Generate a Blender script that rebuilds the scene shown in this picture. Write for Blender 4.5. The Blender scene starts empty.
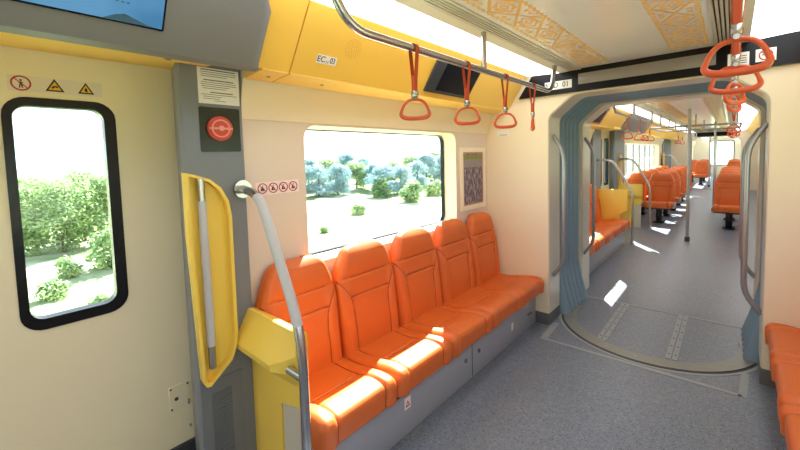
import bpy, bmesh, math, random
from mathutils import Vector, Matrix
random.seed(7)
S = bpy.context.scene
COL = S.collection

# ------------------------------------------------------------------ camera, world, sun, exposure
XC = -0.505                                   # centre line of the tram; Y runs forward, Z up
cam_d = bpy.data.cameras.new('camera'); cam = bpy.data.objects.new('camera', cam_d); COL.objects.link(cam)
def cam_matrix(yaw, pit, rol):
    cy, sy, cp, sp, cr, sr = math.cos(yaw), math.sin(yaw), math.cos(pit), math.sin(pit), math.cos(rol), math.sin(rol)
    f = Vector((-sy*cp, cy*cp, -sp)); r = Vector((cy, sy, 0)); d = f.cross(r)
    r2 = cr*r + sr*d; d2 = -sr*r + cr*d
    m = Matrix((r2, -d2, -f)).transposed()
    return m
cam.matrix_world = Matrix.Translation((0, 0, 1.5)) @ cam_matrix(0.731053, 0.0634112, 0.0272209).to_4x4()
cam_d.sensor_width = 36; cam_d.lens = 371.539/800*36
cam_d.shift_y = -(225-181.55)/800; cam_d.clip_start = 0.02; cam_d.clip_end = 600
S.camera = cam
S.view_settings.view_transform = 'Standard'; S.view_settings.look = 'None'
S.view_settings.gamma = 1; S.view_settings.exposure = 0.12
S.view_settings.use_curve_mapping = False
SKY_STRENGTH = 2.5; SUN_STRENGTH = 36.0; LAMP_STRENGTH = 3.6
W = bpy.data.worlds.new('world'); S.world = W; W.use_nodes = True
nt = W.node_tree; nt.nodes.clear()
wo = nt.nodes.new('ShaderNodeOutputWorld'); wb = nt.nodes.new('ShaderNodeBackground')
tc = nt.nodes.new('ShaderNodeTexCoord'); sp = nt.nodes.new('ShaderNodeSeparateXYZ'); rp = nt.nodes.new('ShaderNodeValToRGB')
rp.color_ramp.elements[0].position = 0.0; rp.color_ramp.elements[0].color = (0.93, 0.97, 1.0, 1)
rp.color_ramp.elements[1].position = 0.7; rp.color_ramp.elements[1].color = (0.62, 0.80, 1.0, 1)
nt.links.new(tc.outputs['Generated'], sp.inputs[0]); nt.links.new(sp.outputs['Z'], rp.inputs[0])
nt.links.new(rp.outputs[0], wb.inputs[0]); wb.inputs[1].default_value = SKY_STRENGTH
nt.links.new(wb.outputs[0], wo.inputs[0])
sun_d = bpy.data.lights.new('sun', 'SUN'); sun = bpy.data.objects.new('sun', sun_d); COL.objects.link(sun)
sun_d.energy = SUN_STRENGTH; sun_d.angle = math.radians(0.6); sun_d.color = (1.0, 0.96, 0.89)
SUN_DIR = Vector((1.0, -1.42, -1.6))
sun.rotation_euler = SUN_DIR.to_track_quat('-Z', 'Y').to_euler(); sun.location = (-8, 12, 12)
try:
    S.cycles.max_bounces = 10; S.cycles.diffuse_bounces = 6; S.cycles.transparent_max_bounces = 24
    S.cycles.use_denoising = True; S.cycles.sample_clamp_indirect = 6
    S.cycles.caustics_reflective = False; S.cycles.caustics_refractive = False
except Exception: pass

# ------------------------------------------------------------------ materials
def lin(c):
    c = c/255
    return c/12.92 if c <= 0.04045 else ((c+0.055)/1.055)**2.4
def rgb(r, g, b): return (lin(r), lin(g), lin(b), 1)
MATS = {}
def mat(name, col, rough=0.5, metal=0.0, var=0.05, scale=14.0, bump=0.0, bscale=120.0, spec=0.5, coat=0.0):
    m = bpy.data.materials.new(name); m.use_nodes = True; MATS[name] = m
    n = m.node_tree.nodes; l = m.node_tree.links; b = n['Principled BSDF']
    t = n.new('ShaderNodeTexCoord'); nz = n.new('ShaderNodeTexNoise'); nz.inputs['Scale'].default_value = scale; nz.inputs['Detail'].default_value = 3
    l.new(t.outputs['Object'], nz.inputs['Vector'])
    mx = n.new('ShaderNodeMix'); mx.data_type = 'RGBA'
    mx.inputs[6].default_value = tuple(c*(1-var) for c in col[:3])+(1,); mx.inputs[7].default_value = tuple(min(1, c*(1+var)) for c in col[:3])+(1,)
    l.new(nz.outputs['Fac'], mx.inputs[0]); l.new(mx.outputs[2], b.inputs['Base Color'])
    b.inputs['Roughness'].default_value = rough; b.inputs['Metallic'].default_value = metal
    b.inputs['Specular IOR Level'].default_value = spec
    if coat: b.inputs['Coat Weight'].default_value = coat; b.inputs['Coat Roughness'].default_value = 0.15
    if bump:
        n2 = n.new('ShaderNodeTexNoise'); n2.inputs['Scale'].default_value = bscale; l.new(t.outputs['Object'], n2.inputs['Vector'])
        bp = n.new('ShaderNodeBump'); bp.inputs['Strength'].default_value = bump; bp.inputs['Distance'].default_value = 0.002
        l.new(n2.outputs['Fac'], bp.inputs['Height']); l.new(bp.outputs[0], b.inputs['Normal'])
    return m
def emis(name, col, strength):
    m = bpy.data.materials.new(name); m.use_nodes = True; n = m.node_tree.nodes; n.clear(); MATS[name] = m
    o = n.new('ShaderNodeOutputMaterial'); e = n.new('ShaderNodeEmission'); e.inputs[0].default_value = col; e.inputs[1].default_value = strength
    m.node_tree.links.new(e.outputs[0], o.inputs[0]); return m
M_orange = mat('orange_leather', rgb(216, 106, 44), 0.42, var=0.06, scale=9, bump=0.18, bscale=260)
M_seam = mat('orange_seam', rgb(120, 40, 12), 0.6)
M_cream = mat('cream_panel', rgb(243, 231, 205), 0.42, var=0.015, scale=3)
M_door = mat('door_cream', rgb(232, 222, 190), 0.45, var=0.02, scale=2)
M_wall = mat('warm_grey_panel', rgb(226, 210, 194), 0.5, var=0.015, scale=3)
M_yellow = mat('yellow_panel', rgb(247, 200, 84), 0.42, var=0.02, scale=3)
M_ygrab = mat('yellow_moulding', rgb(246, 212, 92), 0.38, var=0.02, scale=4)
M_grey = mat('grey_panel', rgb(122, 127, 134), 0.5, var=0.03, scale=4)
M_head = mat('header_grey', rgb(124, 124, 124), 0.5, var=0.02, scale=4)
M_base = mat('bench_base_grey', rgb(160, 163, 174), 0.38, var=0.03, scale=6)
M_steel = mat('brushed_steel', rgb(190, 190, 190), 0.26, 1.0, var=0.05, scale=30)
M_grip = mat('knurled_grip', rgb(196, 198, 202), 0.5, 0.1, var=0.04, scale=90, bump=.5, bscale=400)
M_mull = mat('mullion_grey', rgb(170, 172, 172), 0.5)
M_fascia = mat('fascia_black', rgb(14, 15, 20), 0.3, spec=.25)
M_dsteel = mat('dark_steel', rgb(172, 174, 178), 0.32, 0.75, var=0.05, scale=30)
M_black = mat('black_gloss', rgb(14, 16, 22), 0.25, var=0.1, spec=.3)
M_rubber = mat('black_rubber', rgb(28, 30, 34), 0.6, var=0.1)
M_dark = mat('dark_grey', rgb(62, 66, 72), 0.5, var=0.05)
M_ring = mat('orange_plastic', rgb(214, 92, 50), 0.35, var=0.04)
M_strap = mat('orange_webbing', rgb(196, 78, 38), 0.7, var=0.08, scale=60)
M_white = mat('white_sticker', rgb(240, 238, 236), 0.5, var=0.02)
M_pink = mat('pale_pink_sticker', rgb(246, 228, 226), 0.5, var=0.02)
M_red = mat('sign_red', rgb(176, 32, 40), 0.5)
M_ink = mat('sign_black', rgb(20, 18, 20), 0.5)
M_tri = mat('sign_yellow', rgb(232, 180, 30), 0.5)
M_ceil = mat('ceiling_white', rgb(248, 249, 254), 0.2, var=0.02, scale=2, coat=0.4)
M_gold = mat('ornament_gold', rgb(246, 200, 110), 0.3, var=0.08, scale=30)
M_ledge = mat('ledge_cream', rgb(232, 230, 218), 0.4, var=0.02)
M_alu = mat('aluminium', rgb(216, 211, 198), 0.32, 0.15, var=0.04, scale=10)
M_bellows = mat('bellows_blue', rgb(132, 158, 178), 0.55, var=0.05, scale=20)
M_plate = mat('threshold_plate', rgb(146, 145, 138), 0.42, 0.3, var=0.08, scale=20)
M_tape = mat('grey_tape', rgb(160, 164, 170), 0.5, var=0.06, scale=20)
M_base_b = mat('baseboard_grey', rgb(96, 98, 100), 0.5, var=0.05)
M_alarm = mat('alarm_dark_green', rgb(20, 34, 18), 0.25, var=0.5, scale=40)
M_alred = mat('alarm_red', rgb(206, 66, 52), 0.4, var=0.06)
M_lamp = emis('lamp_diffuser', (0.97, 0.985, 1.0, 1), LAMP_STRENGTH)
M_bark = mat('bark', rgb(92, 80, 64), 0.9, var=0.2)
def floor_material():
    m = mat('speckled_floor', rgb(122, 130, 147), 0.36, var=0.04, scale=3)
    n = m.node_tree.nodes; l = m.node_tree.links; b = n['Principled BSDF']
    t = n.new('ShaderNodeTexCoord'); v = n.new('ShaderNodeTexVoronoi'); v.inputs['Scale'].default_value = 105
    l.new(t.outputs['Object'], v.inputs['Vector'])
    r = n.new('ShaderNodeValToRGB'); r.color_ramp.elements[0].position = 0.30; r.color_ramp.elements[0].color = (1, 1, 1, 1)
    r.color_ramp.elements[1].position = 0.36; r.color_ramp.elements[1].color = (0, 0, 0, 1)
    l.new(v.outputs['Distance'], r.inputs[0])
    sp_ = n.new('ShaderNodeValToRGB'); e = sp_.color_ramp.elements
    e[0].position = 0.40; e[0].color = rgb(70, 76, 88); e[1].position = 0.72; e[1].color = rgb(158, 164, 174)
    sx = n.new('ShaderNodeSeparateColor'); l.new(v.outputs['Color'], sx.inputs[0]); l.new(sx.outputs[0], sp_.inputs[0])
    base = b.inputs['Base Color'].links[0].from_socket
    mx = n.new('ShaderNodeMix'); mx.data_type = 'RGBA'; l.new(r.outputs[0], mx.inputs[0]); l.new(base, mx.inputs[6]); l.new(sp_.outputs[0], mx.inputs[7])
    l.new(mx.outputs[2], b.inputs['Base Color']); return m
M_floor = floor_material()
def glass_material():
    m = bpy.data.materials.new('window_glass'); m.use_nodes = True; n = m.node_tree.nodes; n.clear(); l = m.node_tree.links
    o = n.new('ShaderNodeOutputMaterial'); t = n.new('ShaderNodeBsdfTransparent'); g = n.new('ShaderNodeBsdfGlossy'); x = n.new('ShaderNodeMixShader')
    t.inputs[0].default_value = (0.93, 0.97, 0.97, 1); g.inputs['Roughness'].default_value = 0.02
    f = n.new('ShaderNodeLayerWeight'); f.inputs[0].default_value = 0.5; pw = n.new('ShaderNodeMath'); pw.operation = 'POWER'; pw.inputs[1].default_value = 4
    ml = n.new('ShaderNodeMath'); ml.operation = 'MULTIPLY_ADD'; ml.inputs[1].default_value = .35; ml.inputs[2].default_value = .03
    l.new(f.outputs['Facing'], pw.inputs[0]); l.new(pw.outputs[0], ml.inputs[0]); l.new(ml.outputs[0], x.inputs[0])
    l.new(t.outputs[0], x.inputs[1]); l.new(g.outputs[0], x.inputs[2]); l.new(x.outputs[0], o.inputs[0]); return m
M_glass = glass_material()
def screen_material():
    m = bpy.data.materials.new('screen_blue'); m.use_nodes = True; n = m.node_tree.nodes; n.clear(); l = m.node_tree.links
    o = n.new('ShaderNodeOutputMaterial'); e = n.new('ShaderNodeEmission'); t = n.new('ShaderNodeTexCoord'); nz = n.new('ShaderNodeTexNoise')
    nz.inputs['Scale'].default_value = 5; r = n.new('ShaderNodeValToRGB')
    r.color_ramp.elements[0].position = .35; r.color_ramp.elements[0].color = rgb(72, 128, 172)
    r.color_ramp.elements[1].position = .65; r.color_ramp.elements[1].color = rgb(100, 156, 196)
    l.new(t.outputs['Object'], nz.inputs['Vector']); l.new(nz.outputs['Fac'], r.inputs[0]); l.new(r.outputs[0], e.inputs[0]); e.inputs[1].default_value = 0.9
    l.new(e.outputs[0], o.inputs[0]); return m
M_screen = screen_material()
def poster_material():
    m = bpy.data.materials.new('poster_picture'); m.use_nodes = True; n = m.node_tree.nodes; l = m.node_tree.links; b = n['Principled BSDF']
    t = n.new('ShaderNodeTexCoord'); mp = n.new('ShaderNodeMapping'); mp.inputs['Scale'].default_value = (1, 48, 20)
    nz = n.new('ShaderNodeTexNoise'); nz.inputs['Scale'].default_value = 1.0; nz.inputs['Detail'].default_value = 4
    l.new(t.outputs['Object'], mp.inputs[0]); l.new(mp.outputs[0], nz.inputs['Vector'])
    r = n.new('ShaderNodeValToRGB'); e = r.color_ramp.elements
    e[0].position = .35; e[0].color = rgb(70, 64, 96); e[1].position = .66; e[1].color = rgb(178, 160, 152)
    k = e.new(.52); k.color = rgb(116, 102, 118)
    l.new(nz.outputs['Fac'], r.inputs[0]); l.new(r.outputs[0], b.inputs['Base Color']); b.inputs['Roughness'].default_value = 0.3; return m
M_poster = poster_material()
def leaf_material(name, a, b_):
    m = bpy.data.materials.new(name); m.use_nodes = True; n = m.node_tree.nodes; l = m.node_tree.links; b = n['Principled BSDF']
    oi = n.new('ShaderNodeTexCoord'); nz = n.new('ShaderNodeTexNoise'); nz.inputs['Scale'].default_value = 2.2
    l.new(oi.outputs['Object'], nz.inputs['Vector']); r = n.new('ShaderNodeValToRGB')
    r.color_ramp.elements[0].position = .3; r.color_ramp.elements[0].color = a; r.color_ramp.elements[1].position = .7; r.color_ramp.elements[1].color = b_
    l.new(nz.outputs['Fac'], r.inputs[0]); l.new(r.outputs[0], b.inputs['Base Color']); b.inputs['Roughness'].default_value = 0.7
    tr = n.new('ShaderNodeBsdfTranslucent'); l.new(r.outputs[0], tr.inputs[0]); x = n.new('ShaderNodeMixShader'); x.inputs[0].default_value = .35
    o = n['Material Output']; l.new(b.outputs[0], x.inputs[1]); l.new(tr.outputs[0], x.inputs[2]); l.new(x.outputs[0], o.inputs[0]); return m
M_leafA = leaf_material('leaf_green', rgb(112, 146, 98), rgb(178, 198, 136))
M_leafB = leaf_material('leaf_hazed', rgb(128, 162, 176), rgb(178, 204, 202))  # pale blue of the outdoor haze is mixed into this leaf colour
def ground_material():
    m = bpy.data.materials.new('dry_grass'); m.use_nodes = True; n = m.node_tree.nodes; l = m.node_tree.links; b = n['Principled BSDF']
    t = n.new('ShaderNodeTexCoord'); nz = n.new('ShaderNodeTexNoise'); nz.inputs['Scale'].default_value = 0.7; nz.inputs['Detail'].default_value = 8
    l.new(t.outputs['Object'], nz.inputs['Vector']); r = n.new('ShaderNodeValToRGB'); e = r.color_ramp.elements
    e[0].position = .40; e[0].color = rgb(112, 132, 84); e[1].position = .62; e[1].color = rgb(184, 184, 152)
    l.new(nz.outputs['Fac'], r.inputs[0]); l.new(r.outputs[0], b.inputs['Base Color']); b.inputs['Roughness'].default_value = .95; return m
M_ground = ground_material()
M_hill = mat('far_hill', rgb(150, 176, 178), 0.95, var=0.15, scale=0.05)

# ------------------------------------------------------------------ object helpers
ORG = {}                                       # object -> world location of its origin
def thing(name, label, cat, loc=(0, 0, 0), group=None):
    o = bpy.data.objects.new(name, None); COL.objects.link(o); o.empty_display_size = 0.1
    o.location = loc; ORG[o.name] = Vector(loc); return tag(o, label, cat, group)
def tag(o, label, cat, group=None):
    o['label'] = label; o['category'] = cat
    if group: o['group'] = group
    return o
def struct(o, label=None, cat=None):
    o['kind'] = 'structure'
    if label: o['label'] = label
    if cat: o['category'] = cat
    return o
class MB:
    """collects shapes in world coordinates and links them as one mesh object"""
    def __init__(s): s.bm = bmesh.new()
    def vs(s, pts): return [s.bm.verts.new(p) for p in pts]
    def face(s, vs):
        try: return s.bm.faces.new(vs)
        except ValueError: return None
    def box(s, x0, x1, y0, y1, z0, z1, bev=0.0, seg=2):
        x0, x1 = sorted((x0, x1)); y0, y1 = sorted((y0, y1)); z0, z1 = sorted((z0, z1))
        v = s.vs([(x0,y0,z0),(x1,y0,z0),(x1,y1,z0),(x0,y1,z0),(x0,y0,z1),(x1,y0,z1),(x1,y1,z1),(x0,y1,z1)])
        fs = [s.face([v[i] for i in q]) for q in ((3,2,1,0),(4,5,6,7),(0,1,5,4),(1,2,6,5),(2,3,7,6),(3,0,4,7))]
        if bev: bmesh.ops.bevel(s.bm, geom=list({e for f in fs for e in f.edges}), offset=bev, segments=seg, affect='EDGES', profile=0.5)
        return s
    def prism(s, pts, d, bev=0.0, seg=2):
        """closed polygon of 3-D points extruded by the vector d"""
        d = Vector(d); a = s.vs(pts); b = s.vs([Vector(p)+d for p in pts]); n = len(a)
        fs = [s.face(a[::-1]), s.face(b)] + [s.face([a[i], a[(i+1) % n], b[(i+1) % n], b[i]]) for i in range(n)]
        if bev: bmesh.ops.bevel(s.bm, geom=list({e for f in fs if f for e in f.edges}), offset=bev, segments=seg, affect='EDGES', profile=0.5)
        return s
    def plate(s, outer, holes, d):
        """polygon with holes, given thickness by the vector d"""
        d = Vector(d); rings = [outer]+list(holes); tmp = bmesh.new(); ed = []
        for r in rings:
            v = [tmp.verts.new(p) for p in r]; ed += [tmp.edges.new((v[i], v[(i+1) % len(v)])) for i in range(len(v))]
        tmp.verts.index_update()
        bmesh.ops.triangle_fill(tmp, edges=ed, use_beauty=True); tmp.verts.index_update()
        P = [v.co.copy() for v in tmp.verts]; F = [[v.index for v in f.verts] for f in tmp.faces]; tmp.free()
        a = s.vs(P); b = s.vs([p+d for p in P])
        for f in F: s.face([a[i] for i in f]); s.face([b[i] for i in reversed(f)])
        k = 0
        for r in rings:
            n = len(r)
            for i in range(n): s.face([a[k+i], a[k+(i+1) % n], b[k+(i+1) % n], b[k+i]])
            k += n
        return s
    def tube(s, path, r, n=10, cap=True):
        P = [Vector(p) for p in path]; rings = []; up = None
        for i, p in enumerate(P):
            t = ((P[min(i+1, len(P)-1)]-p).normalized() + (p-P[max(i-1, 0)]).normalized()).normalized()
            if up is None:
                up = t.orthogonal().normalized()
            up = (up - t*up.dot(t)).normalized(); w = t.cross(up)
            rr = r[i] if isinstance(r, (list, tuple)) else r
            rings.append(s.vs([p+(up*math.cos(a)+w*math.sin(a))*rr for a in (2*math.pi*k/n for k in range(n))]))
        for a, b in zip(rings, rings[1:]):
            for k in range(n): s.face([a[k], a[(k+1) % n], b[(k+1) % n], b[k]])
        if cap: s.face(rings[0][::-1]); s.face(rings[-1])
        return s
    def loop_tube(s, path, r, n=8):
        P = [Vector(p) for p in path]; N = len(P); c = sum(P, Vector())/N; nrm = (P[0]-c).cross(P[N//4]-c).normalized(); rings = []
        for i, p in enumerate(P):
            t = (P[(i+1) % N]-P[i-1]).normalized(); w = t.cross(nrm); rr = r[i] if isinstance(r, (list, tuple)) else r
            rings.append(s.vs([p+(nrm*math.cos(a)+w*math.sin(a))*rr for a in (2*math.pi*k/n for k in range(n))]))
        for i in range(N):
            a, b = rings[i], rings[(i+1) % N]
            for k in range(n): s.face([a[k], a[(k+1) % n], b[(k+1) % n], b[k]])
        return s
    def cyl(s, p, q, r, n=20): return s.tube([p, q], r, n)
    def grid(s, f, nu, nv, closed_u=False):
        g = [[s.bm.verts.new(f(i/(nu if closed_u else nu-1), j/(nv-1))) for j in range(nv)] for i in range(nu)]
        for i in range(nu if closed_u else nu-1):
            for j in range(nv-1):
                k = (i+1) % nu; s.face([g[i][j], g[k][j], g[k][j+1], g[i][j+1]])
        return g
    def sphere(s, c, r, u=16, v=10, sc=(1, 1, 1)):
        bmesh.ops.create_uvsphere(s.bm, u_segments=u, v_segments=v, radius=r, matrix=Matrix.Translation(c) @ Matrix.Diagonal((*sc, 1)))
        return s
    def build(s, name, m, parent=None, origin=None, angle=38, recalc=True):
        if recalc: bmesh.ops.recalc_face_normals(s.bm, faces=s.bm.faces)
        me = bpy.data.meshes.new(name)
        if parent is not None: o0 = ORG[parent.name]
        elif origin is not None: o0 = Vector(origin)
        else:
            X = [v.co for v in s.bm.verts]; o0 = Vector(((min(v.x for v in X)+max(v.x for v in X))/2, (min(v.y for v in X)+max(v.y for v in X))/2, min(v.z for v in X)))
        bmesh.ops.translate(s.bm, verts=s.bm.verts, vec=-o0)
        s.bm.to_mesh(me); s.bm.free(); me.materials.append(m)
        for p in me.polygons: p.use_smooth = True
        try: me.set_sharp_from_angle(angle=math.radians(angle))
        except Exception: pass
        o = bpy.data.objects.new(name, me); COL.objects.link(o)
        if parent is not None: o.parent = parent
        else: o.location = o0
        ORG[o.name] = o0.copy(); return o
def dup(root, loc, rz=0.0, sc=None, label=None, group=None):
    r = root.copy(); COL.objects.link(r); r.location = loc; r.rotation_euler = (0, 0, rz)
    if sc: r.scale = sc
    if label: r['label'] = label
    if group: r['group'] = group
    for ch in list(root.children):
        c = ch.copy(); COL.objects.link(c); c.parent = r
        for g in list(ch.children):
            d = g.copy(); COL.objects.link(d); d.parent = c
    ORG[r.name] = Vector(loc); return r
def rrect(a0, a1, b0, b1, r, n=6):
    out = []
    for ca, cb, t0 in ((a1-r, b1-r, 0), (a0+r, b1-r, 90), (a0+r, b0+r, 180), (a1-r, b0+r, 270)):
        for i in range(n+1):
            t = math.radians(t0+90*i/n); out.append((ca+r*math.cos(t), cb+r*math.sin(t)))
    return out
def fillet(pts, r, n=6):
    P = [Vector(p) for p in pts]; out = [P[0]]
    for i in range(1, len(P)-1):
        a, b, c = P[i-1], P[i], P[i+1]; d1 = (a-b); d2 = (c-b)
        k = min(r, d1.length*.49, d2.length*.49); p = b+d1.normalized()*k; q = b+d2.normalized()*k
        for j in range(n+1):
            t = j/n; out.append(p*(1-t)**2+b*2*t*(1-t)+q*t*t)
    out.append(P[-1]); return out
def circle(c, e1, e2, r, n=24):
    c, e1, e2 = Vector(c), Vector(e1), Vector(e2)
    return [c+e1*r*math.cos(2*math.pi*i/n)+e2*r*math.sin(2*math.pi*i/n) for i in range(n)]
EY, EZ, EX = Vector((0, 1, 0)), Vector((0, 0, 1)), Vector((1, 0, 0))
def text_mesh(name, txt, size, m, parent, origin, right, up, align='CENTER', squeeze=1.0):
    cu = bpy.data.curves.new(name, 'FONT'); cu.body = txt; cu.size = size; cu.align_x = align; cu.align_y = 'CENTER'; cu.extrude = 0.0006
    t = bpy.data.objects.new(name+'_curve', cu); COL.objects.link(t)
    bpy.context.view_layer.update()
    me = bpy.data.meshes.new_from_object(t.evaluated_get(bpy.context.evaluated_depsgraph_get()))
    bpy.data.objects.remove(t); bpy.data.curves.remove(cu)
    right, up = Vector(right).normalized(), Vector(up).normalized(); nrm = right.cross(up)
    o0 = ORG[parent.name]
    for v in me.vertices: v.co = Vector(origin)+right*v.co.x*squeeze+up*v.co.y+nrm*v.co.z-o0
    me.materials.clear(); me.materials.append(m); me.name = name
    o = bpy.data.objects.new(name, me); COL.objects.link(o); o.parent = parent; ORG[o.name] = o0.copy(); return o
def sheet(name, m, parent, o, a, b, n, w, h, t=0.0015, r=0.0):
    """thin rounded sticker centred at o, with axes a (width) and b (height), standing t off along n"""
    o, a, b, n = Vector(o), Vector(a).normalized(), Vector(b).normalized(), Vector(n).normalized(); mb = MB()
    pts = rrect(-w/2, w/2, -h/2, h/2, r, 4) if r else [(-w/2, -h/2), (w/2, -h/2), (w/2, h/2), (-w/2, h/2)]
    mb.prism([o+a*p+b*q for p, q in pts], n*t); return mb.build(name, m, parent)
def prohibit(parent, o, a, b, n, r, man=True, name='prohibition_sign'):
    """red ring with slash over a small black figure"""
    o, a, b, n = Vector(o), Vector(a).normalized(), Vector(b).normalized(), Vector(n).normalized()
    mb = MB(); mb.plate(circle(o, a, b, r), [circle(o, a, b, r*.82)], n*.0012)
    d = (a-b).normalized(); e = (a+b).normalized()
    mb.prism([o+d*r*.85+e*r*.06, o-d*r*.85+e*r*.06, o-d*r*.85-e*r*.06, o+d*r*.85-e*r*.06], n*.0012)
    s = mb.build(name, M_red, parent)
    f = MB(); F = lambda pts: f.prism([o+a*x*r+b*y*r for x, y in pts], n*.0008)
    if man == 'stand':
        F([(-.1, .1), (.12, .1), (.18, -.62), (.06, -.62), (0, -.1), (-.1, -.62), (-.22, -.62)]); F([(-.3, .0), (-.1, .2), (.1, .2), (.3, 0), (.1, .1), (-.1, .1)])
        F([(-.1, .28), (.1, .28), (.1, .5), (-.1, .5)])
    elif man == 'smoke':
        F([(-.5, -.06), (.4, -.06), (.4, .08), (-.5, .08)]); F([(.3, .15), (.4, .15), (.5, .4), (.4, .4)])
    else:
        F([(-.4, -.45), (.3, -.45), (.3, -.3), (-.05, -.25), (.1, .3), (-.1, .35), (-.3, -.1)]); F([(-.05, .4), (.13, .4), (.13, .58), (-.05, .58)]); F([(.1, .1), (.42, -.1), (.4, -.2), (.05, 0)])
    f.build('figure', M_ink, s if s.parent is None or s.parent.parent is None else parent)
    return s
def warn_triangle(parent, o, a, b, n, r, kind):
    o, a, b, n = Vector(o), Vector(a).normalized(), Vector(b).normalized(), Vector(n).normalized()
    T = [o+a*x*r+b*y*r for x, y in ((-1, -.8), (1, -.8), (0, .95))]; I = [o+a*x*r+b*y*r for x, y in ((-.68, -.6), (.68, -.6), (0, .58))]
    mb = MB(); mb.prism(I, n*.0008); s = mb.build('warning_triangle', M_tri, parent)
    mb = MB(); mb.plate(T, [I], n*.0012)
    fig = ((-.1, .1), (.12, .1), (.2, -.5), (0, -.5), (-.2, -.3)) if kind else ((-.4, -.3), (-.1, 0), (.35, -.05), (.3, -.3), (0, -.2), (-.2, -.45))
    mb.prism([o+a*x*r+b*y*r for x, y in fig], n*.0011); mb.build('triangle_outline', M_ink, s if parent.parent is None else parent); return s

# ------------------------------------------------------------------ setting: floor, walls, ceiling
Y0, YB1, YG1, YG2, YB2, YT, YEND = -2.4, 3.22, 3.48, 4.16, 4.44, 18.3, 29.0
UW = 1.255                                    # half width at the wall panels
def X(side, u): return XC+side*u              # side -1 left, +1 right
struct(MB().box(XC-1.62, XC+1.62, Y0, YEND, -0.12, 0.0).build('floor', M_floor))
# ceiling: central panel
def ornament(x, y0, y1, w, parent, z=2.1676):
    mb = MB(); t = 0.0004; lw = 0.008; pitch = 0.27
    def line(p, q, k=lw):
        p, q = Vector((*p, z)), Vector((*q, z)); d = (q-p).normalized(); s_ = Vector((-d.y, d.x, 0))*k/2
        mb.prism([p+s_, q+s_, q-s_, p-s_], (0, 0, -t-.0006*random.random()))
    y = y0
    while y+pitch < y1:
        c = y+pitch/2
        for f, k in ((1.0, .016), (.56, .011), (.22, .010)):
            h, ww = pitch*.5*f, w*.5*f
            P = [(x-ww, c), (x, c+h), (x+ww, c), (x, c-h)]
            for i in range(4): line(P[i], P[(i+1) % 4], k)
        for sx in (-1, 1):
            n = 6
            for i in range(n):                # saw-tooth edging
                ya, yb = y+pitch*i/n, y+pitch*(i+1)/n; xe = x+sx*w*.5; xo = x+sx*w*.62
                line((xe, ya), (xo, (ya+yb)/2), .012); line((xo, (ya+yb)/2), (xe, yb), .012)
            for i in (-1, 1):            # ram-horn hooks in the corners
                for k in (0, 1):
                    yy = (y if k == 0 else y+pitch)+i*.022; line((x+sx*(w*.18+abs(i)*.018), yy), (x+sx*w*.42, yy+(.012 if k == 0 else -.012)), .013)
            for dy in (-.05, 0, .05): line((x+sx*.02, c+dy), (x+sx*.045, c+dy*.6), .012)
        y += pitch
    return mb.build('ornament_band', M_gold, parent)
c1 = struct(MB().box(XC-.405, XC+.405, Y0, YB1, 2.168, 2.20).build('ceiling', M_ceil))
ornament(-.785, Y0+.1, YB1-.02, .155, c1); ornament(-.225, Y0+.1, YB1-.02, .155, c1)
c2 = struct(MB().box(XC-.405, XC+.405, YB2, YT, 2.168, 2.20).build('ceiling', M_ceil))
ornament(-.785, YB2+.05, YT-.1, .155, c2); ornament(-.225, YB2+.05, YT-.1, .155, c2)
struct(MB().box(XC-.405, XC+.405, YT+.5, YEND, 2.168, 2.20).build('ceiling', M_ceil))
struct(MB().box(XC-1.3, XC+1.3, YT-.1, YT+.5, 2.15, 2.2).build('ceiling', M_ceil))
struct(MB().box(XC-1.5, XC+1.5, Y0, YB1+.2, 2.21, 2.28).box(XC-1.5, XC+1.5, YB2-.15, YEND, 2.21, 2.28).build('ceiling', M_grey))    # roof skin

def wall_run(side, y0, y1, holes, label=None, z0=-.1, z1=1.71, m=M_wall, u=UW, th=.045, name=None):
    x = X(side, u); P = lambda y, z: (x, y, z)
    mb = MB(); mb.plate([P(y0, z0), P(y1, z0), P(y1, z1), P(y0, z1)], [[P(*q) for q in rrect(h[0], h[1], h[2], h[3], .075)] for h in holes], (side*th, 0, 0))
    return struct(mb.build(name or ('wall_left' if side < 0 else 'wall_right'), m))
WIN = [0]
def window(side, y0, y1, z0, z1, mullions=0, u=UW):
    """deep cream reveal, black gasket and the pane"""
    WIN[0] += 1; nm = 'window_%d' % WIN[0]; x = X(side, u); xi = X(side, u+.115); P = lambda X_, q: (X_, q[0], q[1])
    A = rrect(y0, y1, z0, z1, .075); B = rrect(y0+.012, y1-.012, z0+.012, z1-.012, .07)
    mb = MB(); va = mb.vs([P(x-side*.002, q) for q in A]); vb = mb.vs([P(xi, q) for q in B]); va2 = mb.vs([P(x+side*.045, q) for q in rrect(y0-.012, y1+.012, z0-.012, z1+.012, .08)]); n = len(A)
    vb2 = mb.vs([P(xi, q) for q in rrect(y0-.012, y1+.012, z0-.012, z1+.012, .08)])
    for i in range(n):
        j = (i+1) % n
        mb.face([va[i], va[j], vb[j], vb[i]]); mb.face([va2[i], va2[j], va[j], va[i]]); mb.face([vb[i], vb[j], vb2[j], vb2[i]]); mb.face([vb2[i], vb2[j], va2[j], va2[i]])
    w = struct(mb.build(nm, M_cream))
    C = rrect(y0+.021, y1-.024, z0+.020, z1-.017, .062)
    g = MB(); g.plate([P(xi-side*.004, q) for q in B], [[P(xi-side*.004, q) for q in C]], (side*.03, 0, 0))
    for k in range(mullions):
        yy = y0+(y1-y0)*(k+1)/(mullions+1); g.box(xi-side*.004, xi+side*.03, yy-.05, yy+.05, z0+.02, z1-.02)
    g.build('gasket', M_black if not mullions else M_mull, w)
    MB().box(xi+side*.012, xi+side*.017, y0+.02, y1-.02, z0+.02, z1-.02).build('glass_pane', M_glass, w)
    return w
ZW0, ZW1 = .92, 1.715
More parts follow.
